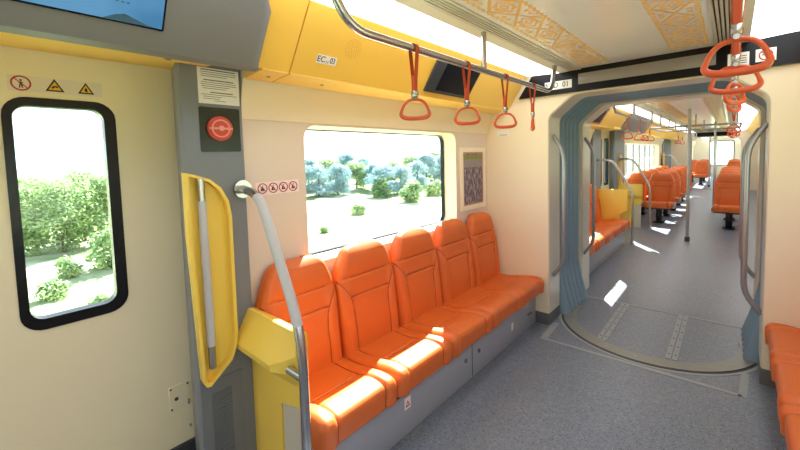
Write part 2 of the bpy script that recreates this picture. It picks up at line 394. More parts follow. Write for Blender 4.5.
# left wall, near car: window bay, then the door further back
wall_run(-1, .80, YB1+.1, [(1.18, 2.68, ZW0, ZW1-.02)])
window(-1, 1.18, 2.68, ZW0, ZW1-.02)
wall_run(-1, Y0, -.82, [])
# right wall, near car (outside the frame, lets daylight in)
wall_run(1, Y0, YB1+.1, [(1.18, 2.68, ZW0, ZW1-.02), (-1.5, .6, ZW0, ZW1-.02)]); window(1, 1.18, 2.68, ZW0, ZW1-.02); window(1, -1.5, .6, ZW0, ZW1-.02)
# far car
wall_run(-1, YB2-.1, 6.75, [(4.95, 6.25, ZW0, ZW1-.02)]); window(-1, 4.95, 6.25, ZW0, ZW1-.02)
wall_run(-1, 9.05, 15.1, [(9.35, 14.3, ZW0, ZW1-.02)]); window(-1, 9.35, 14.3, ZW0, ZW1-.02, 5)
wall_run(1, YB2-.1, YT+.2, [(4.95, 6.25, ZW0, ZW1-.02), (9.35, 14.3, ZW0, ZW1-.02)]); window(1, 4.95, 6.25, ZW0, ZW1-.02); window(1, 9.35, 14.3, ZW0, ZW1-.02, 5)
wall_run(-1, 16.9, YEND, [(19.4, 23.4, ZW0, ZW1-.02), (24.2, 27.8, ZW0, ZW1-.02)]); window(-1, 19.4, 23.4, ZW0, ZW1-.02, 3); window(-1, 24.2, 27.8, ZW0, ZW1-.02, 3)
wall_run(1, YT+.2, YEND, [(19.4, 23.4, ZW0, ZW1-.02), (24.2, 27.8, ZW0, ZW1-.02)]); window(1, 19.4, 23.4, ZW0, ZW1-.02, 3); window(1, 24.2, 27.8, ZW0, ZW1-.02, 3)
# upper strip above the windows
TR = [0]
def trim(mb, m, label=None):
    TR[0] += 1; return struct(mb.build('trim_%d' % TR[0], m))
def upper_strip(side, y0, y1):
    f = lambda y: [(X(side, UW-.006), y, 1.708), (X(side, UW+.05), y, 1.708), (X(side, UW+.05), y, 2.0), (X(side, 1.19), y, 2.0), (X(side, 1.19), y, 1.92)]
    trim(MB().prism(f(y0), (0, y1-y0, 0)), M_cream)
for s_, a, b in ((-1, .827, YB1), (-1, Y0, -.82), (1, Y0, YB1), (-1, YB2, 6.75), (-1, 9.05, 15.1), (1, YB2, YT), (-1, 16.9, YT), (-1, YT+.5, YEND), (1, YT+.5, YEND)): upper_strip(s_, a, b)
struct(MB().box(XC-1.5, XC+1.5, Y0-.05, Y0, 0, 2.2).build('wall_rear', M_cream))
# end of the last car: frame round a big windscreen
pe = lambda x, z: (x, YEND, z)
struct(MB().plate([pe(XC-1.4, 0), pe(XC+1.4, 0), pe(XC+1.4, 2.2), pe(XC-1.4, 2.2)], [[pe(*q) for q in rrect(XC-.55, XC+.55, .55, 2.0, .1)]], (0, .06, 0)).build('wall_front', M_cream))
WIN[0] += 1; w = struct(MB().plate([pe(*q) for q in rrect(XC-.57, XC+.57, .53, 2.02, .1)], [[pe(*q) for q in rrect(XC-.52, XC+.52, .58, 1.97, .1)]], (0, .05, 0)).build('window_%d' % WIN[0], M_rubber))
MB().box(XC-.53, XC+.53, YEND+.02, YEND+.03, .57, 1.98).build('glass_pane', M_glass, w)

# bulkheads round the gangway
def arch(w, zc, zt, cx, n=8, z0=0.0):
    """opening outline from the floor up, chamfered and rounded at the top corners"""
    P = [(XC-w, 0, z0), (XC-w, 0, zc), (XC-w+cx, 0, zt), (XC+w-cx, 0, zt), (XC+w, 0, zc), (XC+w, 0, z0)]
    return [(p.x, p.z) for p in fillet(P, .05, n)]
def bulkhead(y0, y1, w=.672, name='wall_front', m=M_cream):
    o = arch(w, 1.82, 1.985, .20); out = [(XC-w, 0), (XC-1.32, 0), (XC-1.32, 2.19), (XC+1.32, 2.19), (XC+1.32, 0), (XC+w, 0)]
    poly = out+list(reversed(o[1:-1]))
    mb = MB(); mb.plate([(p[0], y0, p[1]) for p in poly], [], (0, y1-y0, 0)); b = struct(mb.build(name, m, angle=25))
    mb = MB(); n = len(o)                     # metal lining of the reveal
    va = mb.vs([(p[0], y0+.012, p[1]) for p in o]); vb = mb.vs([(p[0], y1, p[1]) for p in o])
    q = arch(w-.006, 1.815, 1.979, .20); vc = mb.vs([(p[0], y0+.012, p[1]) for p in q]); vd = mb.vs([(p[0], y1, p[1]) for p in q])
    for i in range(n-1):
        mb.face([vc[i], vc[i+1], vd[i+1], vd[i]]); mb.face([va[i], va[i+1], vc[i+1], vc[i]]); mb.face([vb[i], vb[i+1], vd[i+1], vd[i]])
    mb.build('reveal_lining', M_alu, b, angle=25)
    return b
b1 = bulkhead(YB1, YG1); b2 = bulkhead(YG2, YB2, .672)
b3 = bulkhead(YT, YT+.1, .73); b4 = bulkhead(YT+.45, YT+.55, .73)
BB = [0]
for sx, nm in ((-1, 'left'), (1, 'right')):
    a, b = sorted((X(sx, .668), X(sx, 1.25)))
    struct(MB().box(a, b, YB1-.012, YB1, 0, .10, .003).build('baseboard_'+nm, M_base_b))
    xr = X(sx, .672); struct(MB().box(xr-sx*.008, xr, YB1-.012, YG1, 0, .10, .003).build('baseboard_'+nm, M_base_b))

# gangway bellows: pleated arch
def make_bellows():
    t = thing('gangway_bellows', 'blue grey pleated bellows lining the gangway between the two cars', 'bellows', (XC, (YG1+YG2)/2, 0))
    path = arch(.728, 1.83, 2.03, .22, 10, .0); n = len(path); cen = Vector((XC, 0.9))
    nr = []
    for i in range(n):
        a = Vector(path[max(i-1, 0)]); b = Vector(path[min(i+1, n-1)]); d = (b-a).normalized(); nv = Vector((d.y, -d.x))
        nr.append(nv)
    # dense vertical sampling
    NY = 73; R = 6
    def f(u, v):
        k = u*(n-1); i = min(int(k), n-2); fr = k-i; p = Vector(path[i]).lerp(Vector(path[i+1]), fr); nv = nr[i].lerp(nr[i+1], fr).normalized()
        w = .5-.5*math.cos(2*math.pi*R*v); w = w**.6
        q = p+nv*(.008+.035*w); return (q.x, YG1-.005+(YG2-YG1+.01)*v, q.y)
    mb = MB(); mb.grid(f, n*3, NY); mb.build('pleated_hood', M_bellows, t, angle=70)
    for sx in (-1, 1):
        def g(u, v):
            w = (.5-.5*math.cos(2*math.pi*R*v))**.6; z = .42*(1-u)
            x = .728-.012-.035*w-(u**1.3)*(.045+.05*w) ; y = YG1+.02+(YG2-YG1-.04)*v-.02*u*math.sin(2*math.pi*R*v)
            return (X(sx, x), y, z+.004)
        mb = MB(); mb.grid(g, 14, NY); s = mb.build('skirt', M_bellows, t, angle=70)
    return t
make_bellows()

# floor fittings in the gangway
def ring_plate():
    cx, cy = XC+.01, 3.70
    def arc(r, a0, a1, n=48): return [(cx+r*math.cos(math.radians(a0+(a1-a0)*i/n)), cy+r*math.sin(math.radians(a0+(a1-a0)*i/n))) for i in range(n+1)]
    t = thing('threshold_ring', 'curved metal threshold plate on the floor of the gangway', 'threshold', (cx, cy, 0))
    mb = MB(); A = arc(.675, 170, 370); B = arc(.565, 370, 170)
    mb.prism([(x, y, .0) for x, y in A+B], (0, 0, .008)); mb.build('curved_plate', M_plate, t)
    mb = MB(); A = arc(.69, 172, 368); B = arc(.677, 368, 172)
    mb.prism([(x, y, .0) for x, y in A+B], (0, 0, .003)); mb.build('edge_gap', M_dark, t)
    mb = MB(); A = arc(.715, 174, 366); B = arc(.692, 366, 174)
    mb.prism([(x, y, .0) for x, y in A+B], (0, 0, .002)); mb.build('edge_strip', M_tape, t)
    for k in range(9):
        a = math.radians(195+k*18.7); MB().cyl((cx+.62*math.cos(a), cy+.62*math.sin(a), .006), (cx+.62*math.cos(a), cy+.62*math.sin(a), .0095), .008, 10).build('screw', M_dsteel, t)
ring_plate()
def strip(name, pts, w, label, m=M_tape, h=.0025, cat='floor strip'):
    a, b = Vector((*pts[0], 0)), Vector((*pts[1], 0)); d = (b-a).normalized(); n = Vector((-d.y, d.x, 0))*w/2
    o = MB().prism([a+n, b+n, b-n, a-n], (0, 0, h)).build(name, m); return tag(o, label, cat)
strip('floor_strip', ((-1.14, 2.945), (.07, 2.975)), .032, 'long pale grey tape across the floor in front of the gangway')
strip('floor_strip', ((-1.12, 2.965), (-1.135, 3.30)), .05, 'short pale grey tape on the floor below the left grab bar side of the gangway')
strip('floor_strip', ((.075, 2.96), (.095, 3.30)), .04, 'short pale grey tape on the floor by the right edge of the gangway')
strip('floor_strip', ((XC-.62, 4.13), (XC+.62, 4.145)), .03, 'pale grey strip across the floor at the far side of the gangway')
for xx, lb in ((-.755, 'left'), (-.30, 'right')):
    t = thing('hinge_strip', '%s of the two screwed metal hinge strips on the gangway floor' % lb, 'floor strip', (xx, 3.5, 0))
    mb = MB(); mb.box(xx-.035, xx-.004, 3.20, 4.12, 0, .004); mb.box(xx+.004, xx+.035, 3.20, 4.12, 0, .004); mb.build('metal_strip', M_tape, t)
    for k in range(6):
        for s_ in (-.02, .02): MB().cyl((xx+s_, 3.28+k*.15, .003), (xx+s_, 3.28+k*.15, .0055), .006, 8).build('screw', M_dark, t)

# black band with number plate above the gangway
def band():
    y = YB1; t = thing('black_fascia', 'black fascia with grey display panel above the gangway opening', 'fascia', (XC, y, 2.01))
    P = [(XC-.92, 1.99), (XC+.92, 1.99), (XC+.80, 2.168), (XC-.80, 2.168)]
    MB().prism([(a, y-.03, b) for a, b in P], (0, .035, 0)).build('board', M_fascia, t)
    MB().box(XC-.425, XC+.41, y-.034, y-.028, 2.045, 2.128, .002).build('display_panel', mat('display_grey', rgb(140, 136, 134), .15, var=.1, scale=3), t)
    p = sheet('number_plate', M_white, t, (-1.085, y-.0305, 2.062), (1, 0, 0), (0, 0, 1), (0, -1, 0), .215, .066, .002)
    [text_mesh('plate_lettering', q, .062, M_ink, p, (-1.085+dx, y-.0335, 2.062), (1, 0, 0), (0, 0, 1), squeeze=.86) for q, dx in (('N', -.083), ('D', -.018), ('01', .060))]
    return t
band()
def notice(name, label, o, w, h):
    t = thing(name, label, 'sticker', o); sheet('sticker_sheet', M_white, t, o, (1, 0, 0), (0, 0, 1), (0, -1, 0), w, h); return t
t = notice('smoking_sticker', 'square white no smoking sticker on the black fascia at the right', (.135, YB1-.032, 2.062), .09, .075)
prohibit(t, (.135, YB1-.0345, 2.062), (1, 0, 0), (0, 0, 1), (0, -1, 0), .032, 'smoke')
t = notice('notice_sheet', 'white notice on the black fascia behind the nearest strap ring', (.012, YB1-.032, 2.055), .10, .085)
mb = MB()
for k in range(4): mb.box(-.025, .05, YB1-.035, YB1-.033, 2.032+k*.014, 2.036+k*.014)
mb.build('printed_lines', M_ink, t)
t = notice('notice_sheet', 'small white notice on cream end wall behind the third left strap', (-1.585, YB1-.002, 1.70), .13, .045)
MB().box(-1.62, -1.55, YB1-.0045, YB1-.0035, 1.683, 1.688).build('printed_line', M_grey, t)

# ------------------------------------------------------------------ cove: yellow panels, lights, vents
CV = [(1.185, 1.885), (1.02, 1.900), (1.0, 1.932), (.835, 2.175)]       # (u, z) lip and slope
def cove(side, y0, y1, label, m=M_yellow, speaker=None, code=None, latches=(), lip0=None):
    t = thing('cove_panel', label, 'panel', (X(side, .9), (y0+y1)/2, 1.885), 'yellow cove panels')
    P = [(X(side, u), y0, z) for u, z in [CV[1], CV[2], CV[3], (.86, 2.19), (1.04, 2.0)]]
    MB().prism(P, (0, y1-y0, 0), .003, 1).build('sloped_cover', m, t)
    yl = y0 if lip0 is None else lip0
    P = [(X(side, u), yl, z) for u, z in [CV[0], (CV[1][0]-.004, CV[1][1]-.002), (1.03, 1.93), (1.19, 1.93)]]
    MB().prism(P, (0, y1-yl, 0), .003, 1).build('lip', mat('yellow_lip', rgb(250, 210, 104), .4) if 'yellow_lip' not in MATS else MATS['yellow_lip'], t)
    a = Vector((X(side, CV[2][0]), 0, CV[2][1])); b = Vector((X(side, CV[3][0]), 0, CV[3][1])); up = (b-a).normalized(); n = Vector((-side*abs(up.z), 0, -abs(up.x)))
    n = (n-up*n.dot(up)).normalized()
    at = lambda y, k: a.lerp(b, k)+EY*y+n*.0005
    if speaker:
        mb = MB(); c = at(speaker, .48)
        for r in (.012, .024, .036, .047):
            for i in range(int(r*500)):
                th = 2*math.pi*i/int(r*500); mb.cyl(c+EY*r*math.cos(th)+up*r*math.sin(th), c+EY*r*math.cos(th)+up*r*math.sin(th)+n*.001, .0022, 6)
        mb.build('speaker_grille', MATS.get('speaker_holes') or mat('speaker_holes', rgb(190, 145, 60), .6), t)
    if code:
        s = sheet('code_sticker', M_white, t, at(code, .2), (0, 1, 0), up, n, .115, .042)
        c = at(code, .2)+n*.002
        text_mesh('code_lettering', 'EC', .040, M_ink, s, c-EY*.032, (0, 1, 0), up); text_mesh('code_lettering', '11', .020, M_ink, s, c+EY*.004-up*.010, (0, 1, 0), up); text_mesh('code_lettering', '03', .040, M_ink, s, c+EY*.034, (0, 1, 0), up, squeeze=.8)
    for y in latches:
        c = Vector((X(side, 1.10), y, 1.892)); MB().cyl(c+Vector((0, 0, .002)), c-Vector((0, 0, .006)), .009, 14).build('latch', M_steel, t)
    return t
def lamp(side, y0, y1, label):
    t = thing('ceiling_light', label, 'light', (X(side, .59), (y0+y1)/2, 2.08), 'white ceiling light strips')
    P = [(X(side, .838), y0, 2.176), (X(side, .565), y0, 2.158), (X(side, .565), y0, 2.172), (X(side, .838), y0, 2.19)]
    MB().prism(P, (0, y1-y0, 0)).build('diffuser', M_lamp, t)
    P = [(X(side, .566), y0, 2.156), (X(side, .50), y0, 2.160), (X(side, .50), y0, 2.178), (X(side, .566), y0, 2.178)]
    MB().prism(P, (0, y1-y0, 0)).build('frame', M_ledge, t)
def vent(side, y0, y1, label):
    t = thing('ceiling_vent', label, 'vent', (X(side, .45), (y0+y1)/2, 2.165), 'slotted ceiling vents')
    a, b = sorted((X(side, .405), X(side, .50)))
    MB().box(a, b, y0, y1, 2.172, 2.185).build('backing', M_rubber, t)
    mb = MB()
    for u0, u1 in ((.405, .420), (.427, .438), (.445, .456), (.463, .474), (.481, .500)):
        p, q = sorted((X(side, u0), X(side, u1))); mb.box(p, q, y0, y1, 2.160, 2.173, .001, 1)
    mb.build('slats', M_alu, t)
for side, nm in ((-1, 'left'), (1, 'right')):
    near, far = ('in the near car', 'in the far car beyond the gangway')
    lamp(side, Y0, YB1-.03, 'glowing white light strip along %s ceiling side %s' % (nm, near)); lamp(side, YB2, YT, 'glowing white light strip along %s ceiling side %s' % (nm, far))
    lamp(side, YT+.55, YEND, 'glowing white light strip along %s ceiling side in the rearmost car' % nm)
    vent(side, Y0, YB1-.02, 'long slotted metal vent along %s ceiling edge %s' % (nm, near)); vent(side, YB2, YT, 'long slotted metal vent along %s ceiling edge %s' % (nm, far))
cove(-1, .76, .958, 'short yellow cove panel between the grey door header and the panel with the speaker', latches=(.90,), lip0=.828)
cove(-1, .964, YB1-.03, 'long yellow cove panel with round speaker holes above the side window', speaker=1.265, code=1.135, latches=(1.2,))
cove(-1, Y0, -.85, 'yellow cove panel behind the door on the left side')
cove(1, Y0, YB1-.03, 'yellow cove panel at the right edge of the near ceiling')
cove(-1, YB2, 7.6, 'first yellow cove panel on the left beyond the gangway with dark wedge screen')
cove(-1, 9.95, 13.3, 'second yellow cove panel on the left beyond the gangway after the door header')
cove(-1, 13.35, YT, 'yellow cove panel at the far left end of the second car')
cove(1, YB2, YT, 'yellow cove panel along the right side of the second car')
def wedge_screen(yc, flip, label):
    """black flat screen box on the yellow slope"""
    t = thing('display_box', label, 'screen', (X(-1, .85), yc, 1.95))
    a = Vector((X(-1, 1.0), 0, 1.932)); b = Vector((X(-1, .835), 0, 2.175)); up = (b-a).normalized(); n = Vector((up.z, 0, -up.x))
    at = lambda y, k, h: a.lerp(b, k)+EY*(yc+flip*y)+n*h
    hs = MATS.get('screen_housing') or mat('screen_housing', rgb(58, 64, 72), .4)
    mb = MB(); A = [(-.262, .0), (.262, 0.0), (.262, .86), (-.262, .86)]
    mb.prism([at(y, k, -.004) for y, k in A], n*.018, .004, 2); mb.build('housing', hs, t)
    q = MB(); q.prism([at(y, k, .0145) for y, k in ((-.16, .08), (.245, .08), (.245, .74), (-.16, .74))], n*.002); q.build('screen', M_black, t)
wedge_screen(2.185, 1, 'black screen mounted on the yellow cove between the first two straps')
wedge_screen(5.90, -1, 'black screen on the yellow cove seen through the gangway')

# ------------------------------------------------------------------ doors
DN = [0]
UD = 1.475
def door_leaf(y0, y1, wy0, wy1, stickers=False, ud=UD):
    DN[0] += 1; x = X(-1, ud); P = lambda q: (x, q[0], q[1])
    h = rrect(wy0-.025, wy1+.035, .88, 1.758, .065)
    mb = MB(); mb.plate([P((y0, .10)), P((y1, .10)), P((y1, 2.0)), P((y0, 2.0))], [[P(q) for q in h]], (-.04, 0, 0))
    d = struct(mb.build('door_%d' % DN[0], M_door))
    xo = x+.006; Q = lambda q: (xo, q[0], q[1])
    MB().plate([Q(q) for q in rrect(wy0-.028, wy1+.040, .872, 1.766, .07)], [[Q(q) for q in rrect(wy0, wy1, .915, 1.733, .045)]], (-.05, 0, 0)).build('window_frame', M_black, d, angle=30)
    MB().box(x-.025, x-.02, wy0-.01, wy1+.01, .90, 1.745).build('glass_pane', M_glass, d)
    MB().box(x-.03, x+.012, y0, y1, .085, .135, .004).build('bottom_rail', M_dark, d)
    if stickers:
        n, a, b = (1, 0, 0), (0, 1, 0), (0, 0, 1)
        s = sheet('sticker_strip', MATS.get('strip_grey') or mat('strip_grey', rgb(222, 214, 200), .5), d, (x, .213, 1.816), a, b, n, .275, .058)
        prohibit(s, (x+.0015, .111, 1.816), a, b, n, .028, 'stand'); warn_triangle(s, (x+.0015, .204, 1.817), a, b, n, .028, 0); warn_triangle(s, (x+.0015, .298, 1.816), a, b, n, .026, 1)
        p = MB(); p.box(x, x+.005, .515, .605, .310, .435, .002, 1); lp = p.build('latch_plate', M_door, d)
        p = MB(); p.cyl((x+.004, .545, .37), (x+.008, .545, .37), .009, 12)
        for yy in (.523, .597):
            for zz in (.325, .425): p.cyl((x+.004, yy, zz), (x+.007, yy, zz), .005, 8)
        p.build('screws', M_dark, lp)
    return d
door_leaf(-.055, .665, .080, .348, True)
door_leaf(-.735, -.065, -.468, -.20)
def door_surround(y0, y1):
    """yellow soffit above the leaves, black sill below them"""
    P = [(X(-1, 1.0), y0, 1.898), (X(-1, UD+.01), y0, 1.945), (X(-1, UD+.01), y0, 2.05), (X(-1, 1.0), y0, 2.0)]
    trim(MB().prism(P, (0, y1-y0, 0)), M_yellow)
    trim(MB().box(X(-1, UD+.06), X(-1, UD-.03), y0, y1, -.02, .082, .004), M_dark)
    trim(MB().box(X(-1, UD+.05), X(-1, UD+.10), y0, y1, 1.9, 2.2), M_grey)
door_surround(-.80, .67)
def header(y0, y1, label, screen=None):
    t = thing('door_header', label, 'header', (X(-1, 1.0), (y0+y1)/2, 1.885))
    f = lambda y, k: [(X(-1, u), y-(max(0, z-2.087)*.62 if y > y1-.05 else 0), z) for u, z in [(1.10, 1.900), (1.03, 1.885), (.985+k*.3, 1.890), (.968+k, 1.912), (.852+k, 2.087), (.80+k, 2.165), (.83+k, 2.195), (1.10, 2.195)]]
    mb = MB(); secs = [(y0, .02), (y0+.015, .004), (y0+.03, 0), (y1-.04, 0), (y1-.02, .004), (y1-.006, .013), (y1, .03)]
    V = [mb.vs(f(y, k)) for y, k in secs]; n = len(V[0])
    for a, b in zip(V, V[1:]):
        for i in range(n): mb.face([a[i], a[(i+1) % n], b[(i+1) % n], b[i]])
    mb.face(V[0][::-1]); mb.face(V[-1]); mb.build('cover', M_head, t, angle=24)
    if screen:
        a = Vector((X(-1, .968), 0, 1.912)); b = Vector((X(-1, .80), 0, 2.165)); up = (b-a).normalized(); n_ = Vector((up.z, 0, -up.x))
        c = a.lerp(b, .425); s0, s1 = screen; cy = (s0+s1)/2
        fr = sheet('screen_bezel', M_black, t, c+EY*cy, (0, 1, 0), up, n_, s1-s0+.012, .168, .003, .006)
        sc = sheet('screen', M_screen, t, c+EY*cy+n_*.003, (0, 1, 0), up, n_, s1-s0, .156, .001)
        hill = MATS.get('screen_teal') or mat('screen_teal', rgb(70, 108, 130), .3)
        mb = MB(); o = c+n_*.0042; lo = -.078
        mb.prism([o+EY*y+up*(lo+z) for y, z in ((.27, .001), (.30, .018), (.325, .026), (.35, .016), (.39, .004), (.42, .001))], n_*.0006); mb.build('picture_shapes', hill, sc)
        mb = MB()
        for k in range(9): mb.box(o.x-.002+.0, o.x+.001, .215+k*.014, .222+k*.014, o.z-.018, o.z-.015)
        mb = MB()
        for k in range(9): mb.prism([o+EY*(.215+k*.014+dy)+up*(-.02+dz) for dy, dz in ((0, 0), (.008, 0), (.008, .004), (0, .004))], n_*.0006)
        mb.build('caption_marks', hill, sc)
    mb = MB(); c = Vector((X(-1, 1.13), y1-.30, 1.908)); mb.cyl(c+Vector((0, 0, .004)), c-Vector((0, 0, .004)), .012, 14); mb.build('lock', M_steel, t)
    return t
header(-.80, .80, 'large grey header box with blue screen above the left door', (-.30, .428))
def pillar(y0, y1, label, full=True):
    t = thing('door_pillar', label, 'pillar', (X(-1, 1.3), (y0+y1)/2, 0)); u = 1.213
    P = [(X(-1, u), y0+.012, 0), (X(-1, u+.012), y0, 0), (X(-1, UD-.012), y0+.058, 0), (X(-1, UD), y1, 0), (X(-1, u+.012), y1, 0), (X(-1, u), y1-.008, 0)]
    MB().prism(P, (0, 0, 2.06), .0).build('casing', M_grey, t)
    return t
PF = X(-1, 1.213)
t = pillar(.555, .825, 'grey door pillar with white notice and emergency handle between door and bench')
n, a, b = (1, 0, 0), (0, 1, 0), (0, 0, 1)
s = sheet('notice', M_white, t, (PF, .722, 1.838), a, b, n, .178, .155)
mb = MB()
for k, (w_, off) in enumerate([(.15, 0), (.155, 0), (.15, 0), (.11, -.02), (0, 0), (.13, 0), (.15, 0), (.155, 0), (.12, -.015), (.10, -.02), (0, 0), (.10, .01), (.155, 0), (.08, -.03), (.07, -.035), (.05, 0)]):
    if w_: mb.box(PF+.0014, PF+.002, .722+off-w_/2, .722+off+w_/2, 1.905-k*.0088, 1.905-k*.0088+(.0042 if k in (0, 5, 11) else .0022))
mb.build('printed_lines', MATS.get('print_grey') or mat('print_grey', rgb(96, 96, 100), .6), s)
al = sheet('emergency_plate', M_alarm, t, (PF, .718, 1.648), a, b, n, .176, .195, .003, .008)
c = Vector((PF+.003, .712, 1.652))
mb = MB(); mb.cyl(c, c+EX*.014, .054, 28); mb.cyl(c+EX*.014, c+EX*.018, .046, 28); mb.build('red_handle', M_alred, al)
mb = MB(); mb.plate(circle(c+EX*.0185, EY, EZ, .040), [circle(c+EX*.0185, EY, EZ, .034)], EX*.002); mb.box(c.x+.018, c.x+.024, c.y-.05, c.y+.05, c.z-.004, c.z+.004); mb.cyl(c+EX*.018, c+EX*.028, .012, 16); mb.build('handle_bar', MATS.get('pale_red') or mat('pale_red', rgb(226, 150, 130), .4), al)
sheet('lower_hatch', MATS.get('hatch_grey') or mat('hatch_grey', rgb(116, 121, 128), .5), t, (PF, .662, .29), a, b, n, .185, .47, .003, .004)
mb = MB()
for k in range(26): mb.box(PF+.003, PF+.006, .612, .700, .12+k*.0135, .1265+k*.0135)
mb.build('vent_grille', MATS.get('vent_grey') or mat('vent_grey', rgb(104, 108, 116), .5), t)
mb = MB()
for z in (.16, .3, .42): mb.cyl((X(-1, 1.33), .559, z), (X(-1, 1.33), .552, z), .007, 10)
mb.build('side_bolts', M_steel, t)
def grab_tray(yc, label, zc=0.0, m=M_ygrab):
    """long moulded tray with a steel bar inside"""
    t = thing('door_grab_handle', label, 'handle', (PF, yc, .54))
    O = [(-.098, 1.462), (-.06, 1.452), (0, 1.43), (.045, 1.39), (.075, 1.33), (.085, 1.26), (.083, .72), (.076, .665), (.052, .605), (-.045, .525), (-.063, .528), (-.075, .56), (-.098, 1.2)]
    I = [(-.084, 1.446), (-.055, 1.438), (-.004, 1.418), (.034, 1.381), (.062, 1.325), (.071, 1.258), (.069, .724), (.063, .672), (.042, .615), (-.042, .541), (-.056, .545), (-.063, .565), (-.084, 1.2)]
    f = lambda x, q: (x, yc+q[0], q[1])
    mb = MB(); mb.plate([f(PF+.001, q) for q in O], [[f(PF+.001, q) for q in I]], (.040, 0, 0)); mb.build('rim', m, t, angle=30)
    mb = MB(); mb.prism([f(PF+.001, q) for q in I], (.006, 0, 0)); mb.build('recess', m, t)
    mb = MB(); mb.tube([(PF+.030, yc-.036, 1.435), (PF+.030, yc-.030, .60)], .0155, 14); mb.build('bar', M_steel, t)
    MB().tube([(PF+.030, yc-.0352, 1.34), (PF+.030, yc-.031, .70)], .0172, 14).build('grip_sleeve', M_grip, t)
    return t
grab_tray(.645, 'long yellow moulded grab handle with steel bar on the grey door pillar')

